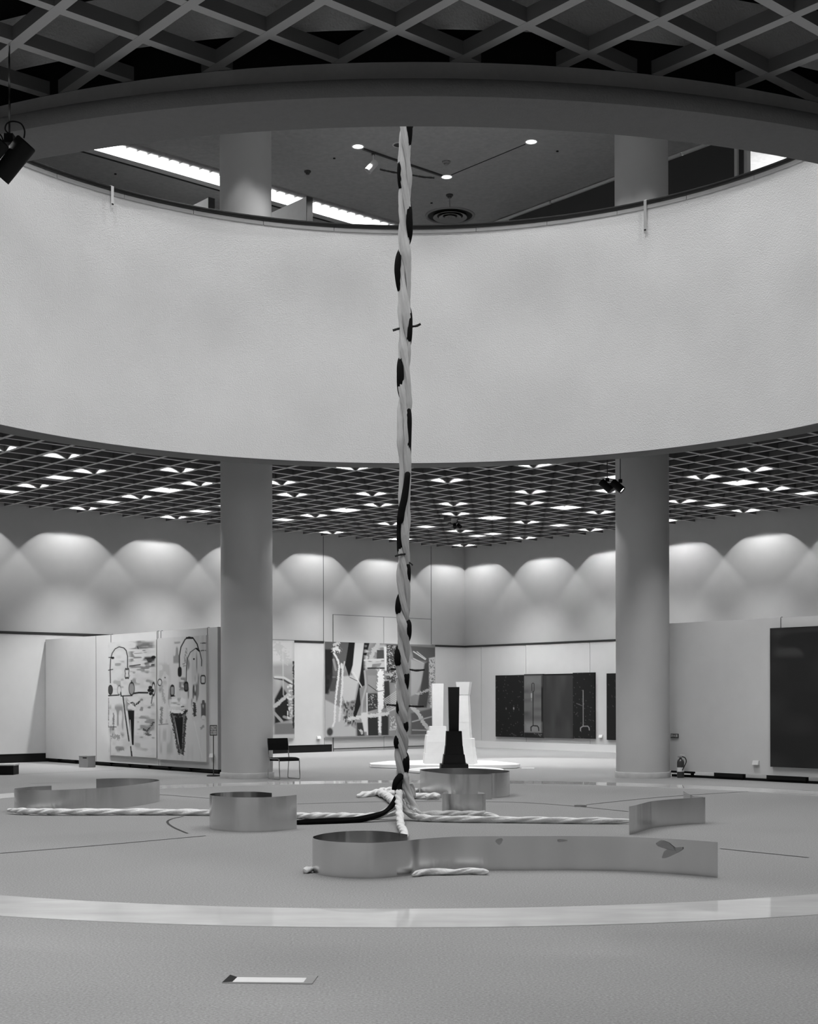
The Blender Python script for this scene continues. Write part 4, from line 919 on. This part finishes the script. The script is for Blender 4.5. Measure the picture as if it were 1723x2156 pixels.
# dark sticks pushed through the rope
def stick(pts, r, label, seed):
    sp = spline(pts, 8); rs = random.Random(seed); ks = [rs.uniform(0.85, 1.2) for _ in range(60)]
    o = MB().tube(sp, lambda tt: r * ks[int(tt * 50)], 8, True, 1.0).build('stick', M['darkwood'], None, smooth=True, loc=sp[len(sp) // 2])
    tag(o, label, 'stick', 'dark sticks through the rope')
stick([(-0.376, 19.26, 9.07), (-0.36, 19.26, 9.06), (-0.16, 19.29, 9.03), (0.06, 19.30, 9.00), (0.22, 19.29, 8.97), (0.373, 19.28, 8.955)], 0.014, 'highest dark stick through the rope, against the upper ceiling', 1)
stick([(-0.209, 19.24, 6.815), (-0.12, 19.26, 6.845), (0.05, 19.29, 6.88), (0.12, 19.29, 6.89), (0.176, 19.28, 6.915)], 0.016, 'tilted dark stick through the rope in front of the white well wall', 2)
stick([(-0.19, 19.2, 3.665), (-0.15, 19.2, 3.68), (-0.10, 19.2, 3.69), (-0.05, 19.24, 3.70)], 0.013, 'short dark peg sticking out left of the rope below the grid ceiling', 3)
stick([(-0.02, 19.28, 3.60), (0.03, 19.26, 3.57), (0.055, 19.25, 3.545)], 0.010, 'tiny dark peg on the right side of the rope below the grid ceiling', 4)
stick([(-0.254, 19.25, 2.10), (-0.15, 19.27, 2.10), (0.0, 19.29, 2.095), (0.10, 19.28, 2.08), (0.223, 19.27, 2.09)], 0.013, 'upper of two level dark sticks in front of the large abstract painting', 5)
stick([(-0.315, 19.25, 1.605), (-0.15, 19.27, 1.59), (0.0, 19.29, 1.585), (0.10, 19.28, 1.578), (0.209, 19.27, 1.582)], 0.013, 'lower of two level dark sticks in front of the large abstract painting', 6)

# ------------------------------------------------------------------ hanging spotlights
def can_lamp(name, back, axis, L, r, label, rod, m=None, cord=None, lens=True, cat='spotlight'):
    t = thing(name, rod[0], label, cat)
    q = Vector((0, 0, 1)).rotation_difference(Vector(axis).normalized()).to_matrix().to_4x4()
    MT_ = Matrix.Translation(back) @ q; m = m or M['black']
    MB().lathe([(0, 0), (r * 0.9, 0), (r, 0.01), (r, L), (r * 0.9, L), (r * 0.86, L - 0.03), (0, L - 0.03)], (0, 0), 32, MT_).build('housing', m, t, smooth=True, auto=True)
    if lens: MB().lathe([(0, L - 0.025), (r * 0.84, L - 0.025)], (0, 0), 32, MT_).build('lens', M['lens'], t)
    MB().tube(rod, 0.009, 8).build('rod', M['chrome'] if cord else M['darkgrey'], t)
    j = Vector(rod[-1]); MB().box((-0.035, -0.035, -0.04), (0.035, 0.035, 0.03), Matrix.Translation(j)).build('swivel', m, t)
    MB().tube([j, MT_ @ Vector((0, 0, L * 0.35))], 0.012, 8).build('bracket', m, t)
    if cord: MB().tube(spline(cord, 8), 0.006, 6).build('cord', M['black'], t, smooth=True)
    return t
can_lamp('hanging_spotlight', (-2.965, 10.76, 6.03), (-0.66, 0.10, -0.74), 0.34, 0.086, 'black spotlight on a thin rod at the upper left, in front of the ring', [(-3.10, 10.76, 6.80), (-3.10, 10.76, 6.06)],
         None, [(-3.10, 10.74, 6.09), (-3.125, 10.73, 6.12), (-3.11, 10.72, 6.16), (-3.06, 10.72, 6.178), (-3.0, 10.72, 6.16), (-2.975, 10.73, 6.11), (-2.985, 10.75, 6.06)], False)
can_lamp('hanging_spotlight', (-3.13, 10.62, 6.0), (-0.66, 0.05, -0.74), 0.36, 0.088, 'black spotlight cut by the left edge, in front of its twin', [(-3.26, 10.62, 6.80), (-3.26, 10.62, 6.03)],
         None, [(-3.22, 10.6, 6.07), (-3.17, 10.6, 6.06), (-3.12, 10.6, 6.02), (-3.1, 10.6, 5.97)], False)
can_lamp('hanging_spotlight', (3.885, 27.9, 6.057), (0.68, -0.15, -0.66), 0.28, 0.074, 'left one of two black spotlights hanging beside the right column', [(4.02, 27.93, 6.80), (4.02, 27.93, 6.10)])
can_lamp('hanging_spotlight', (4.105, 27.8, 6.03), (0.68, -0.30, -0.66), 0.28, 0.078, 'right one of two black spotlights beside the right column, its lens glowing', [(4.27, 27.85, 6.80), (4.27, 27.85, 6.06)])
# cluster on the grid ceiling above the sculptures
x, y = 1.305, 39.383
t = thing('ceiling_lamp_cluster', (x, y, 6.8), 'small two-headed lamp on a white mount under the far grid ceiling', 'spotlight')
MB().box((x - 0.3, y - 0.3, 6.80), (x + 0.3, y + 0.3, 6.815)).build('mount_plate', M['black'], t)
MB().box((x - 0.085, y - 0.07, 6.655), (x + 0.085, y + 0.07, 6.80)).build('mount', M['panel'], t)
MB().tube([(x + 0.08, y - 0.05, 6.78), (x + 0.08, y - 0.08, 6.70), (x + 0.03, y - 0.08, 6.62), (x - 0.17, y - 0.08, 6.665), (x - 0.19, y - 0.08, 6.62)], 0.014, 6).build('yoke', M['black'], t)
for ox, oz, axx in ((0.0, 6.63, (0.1, -0.6, -0.8)), (0.10, 6.61, (0.5, -0.55, -0.5))):
    q = Vector((0, 0, 1)).rotation_difference(Vector(axx).normalized()).to_matrix().to_4x4()
    MB().lathe([(0, 0), (0.05, 0), (0.055, 0.12), (0.045, 0.12), (0.04, 0.1), (0, 0.1)], (0, 0), 20, Matrix.Translation((x + ox, y - 0.08, oz)) @ q).build('lamp_head', M['black'], t, smooth=True, auto=True)
o = MB().lathe([(0.0, 0.0), (0.06, 0.0), (0.065, 0.16), (0.05, 0.16), (0.045, 0.13), (0, 0.13)], (0, 0), 20, Matrix.Translation((1.0, 29.35, 6.86)) @ Vector((0, 0, 1)).rotation_difference(Vector((0, 4.2, -5.9)).normalized()).to_matrix().to_4x4()).build('adjustable_lamp', M['black'], ceil_o, smooth=True, auto=True)
spot('sculpture_lamp', ceil_o, (1.0, 29.46, 6.70), (0.98, 33.5, 0.9), P_SCULPT, 30, 0.5, 0.04)
spot('floor_lamp', t, (x + 0.15, y - 0.25, 6.48), (3.6, 36.6, 0.0), P_SCULPT * 1.5, 46, 0.6, 0.04)
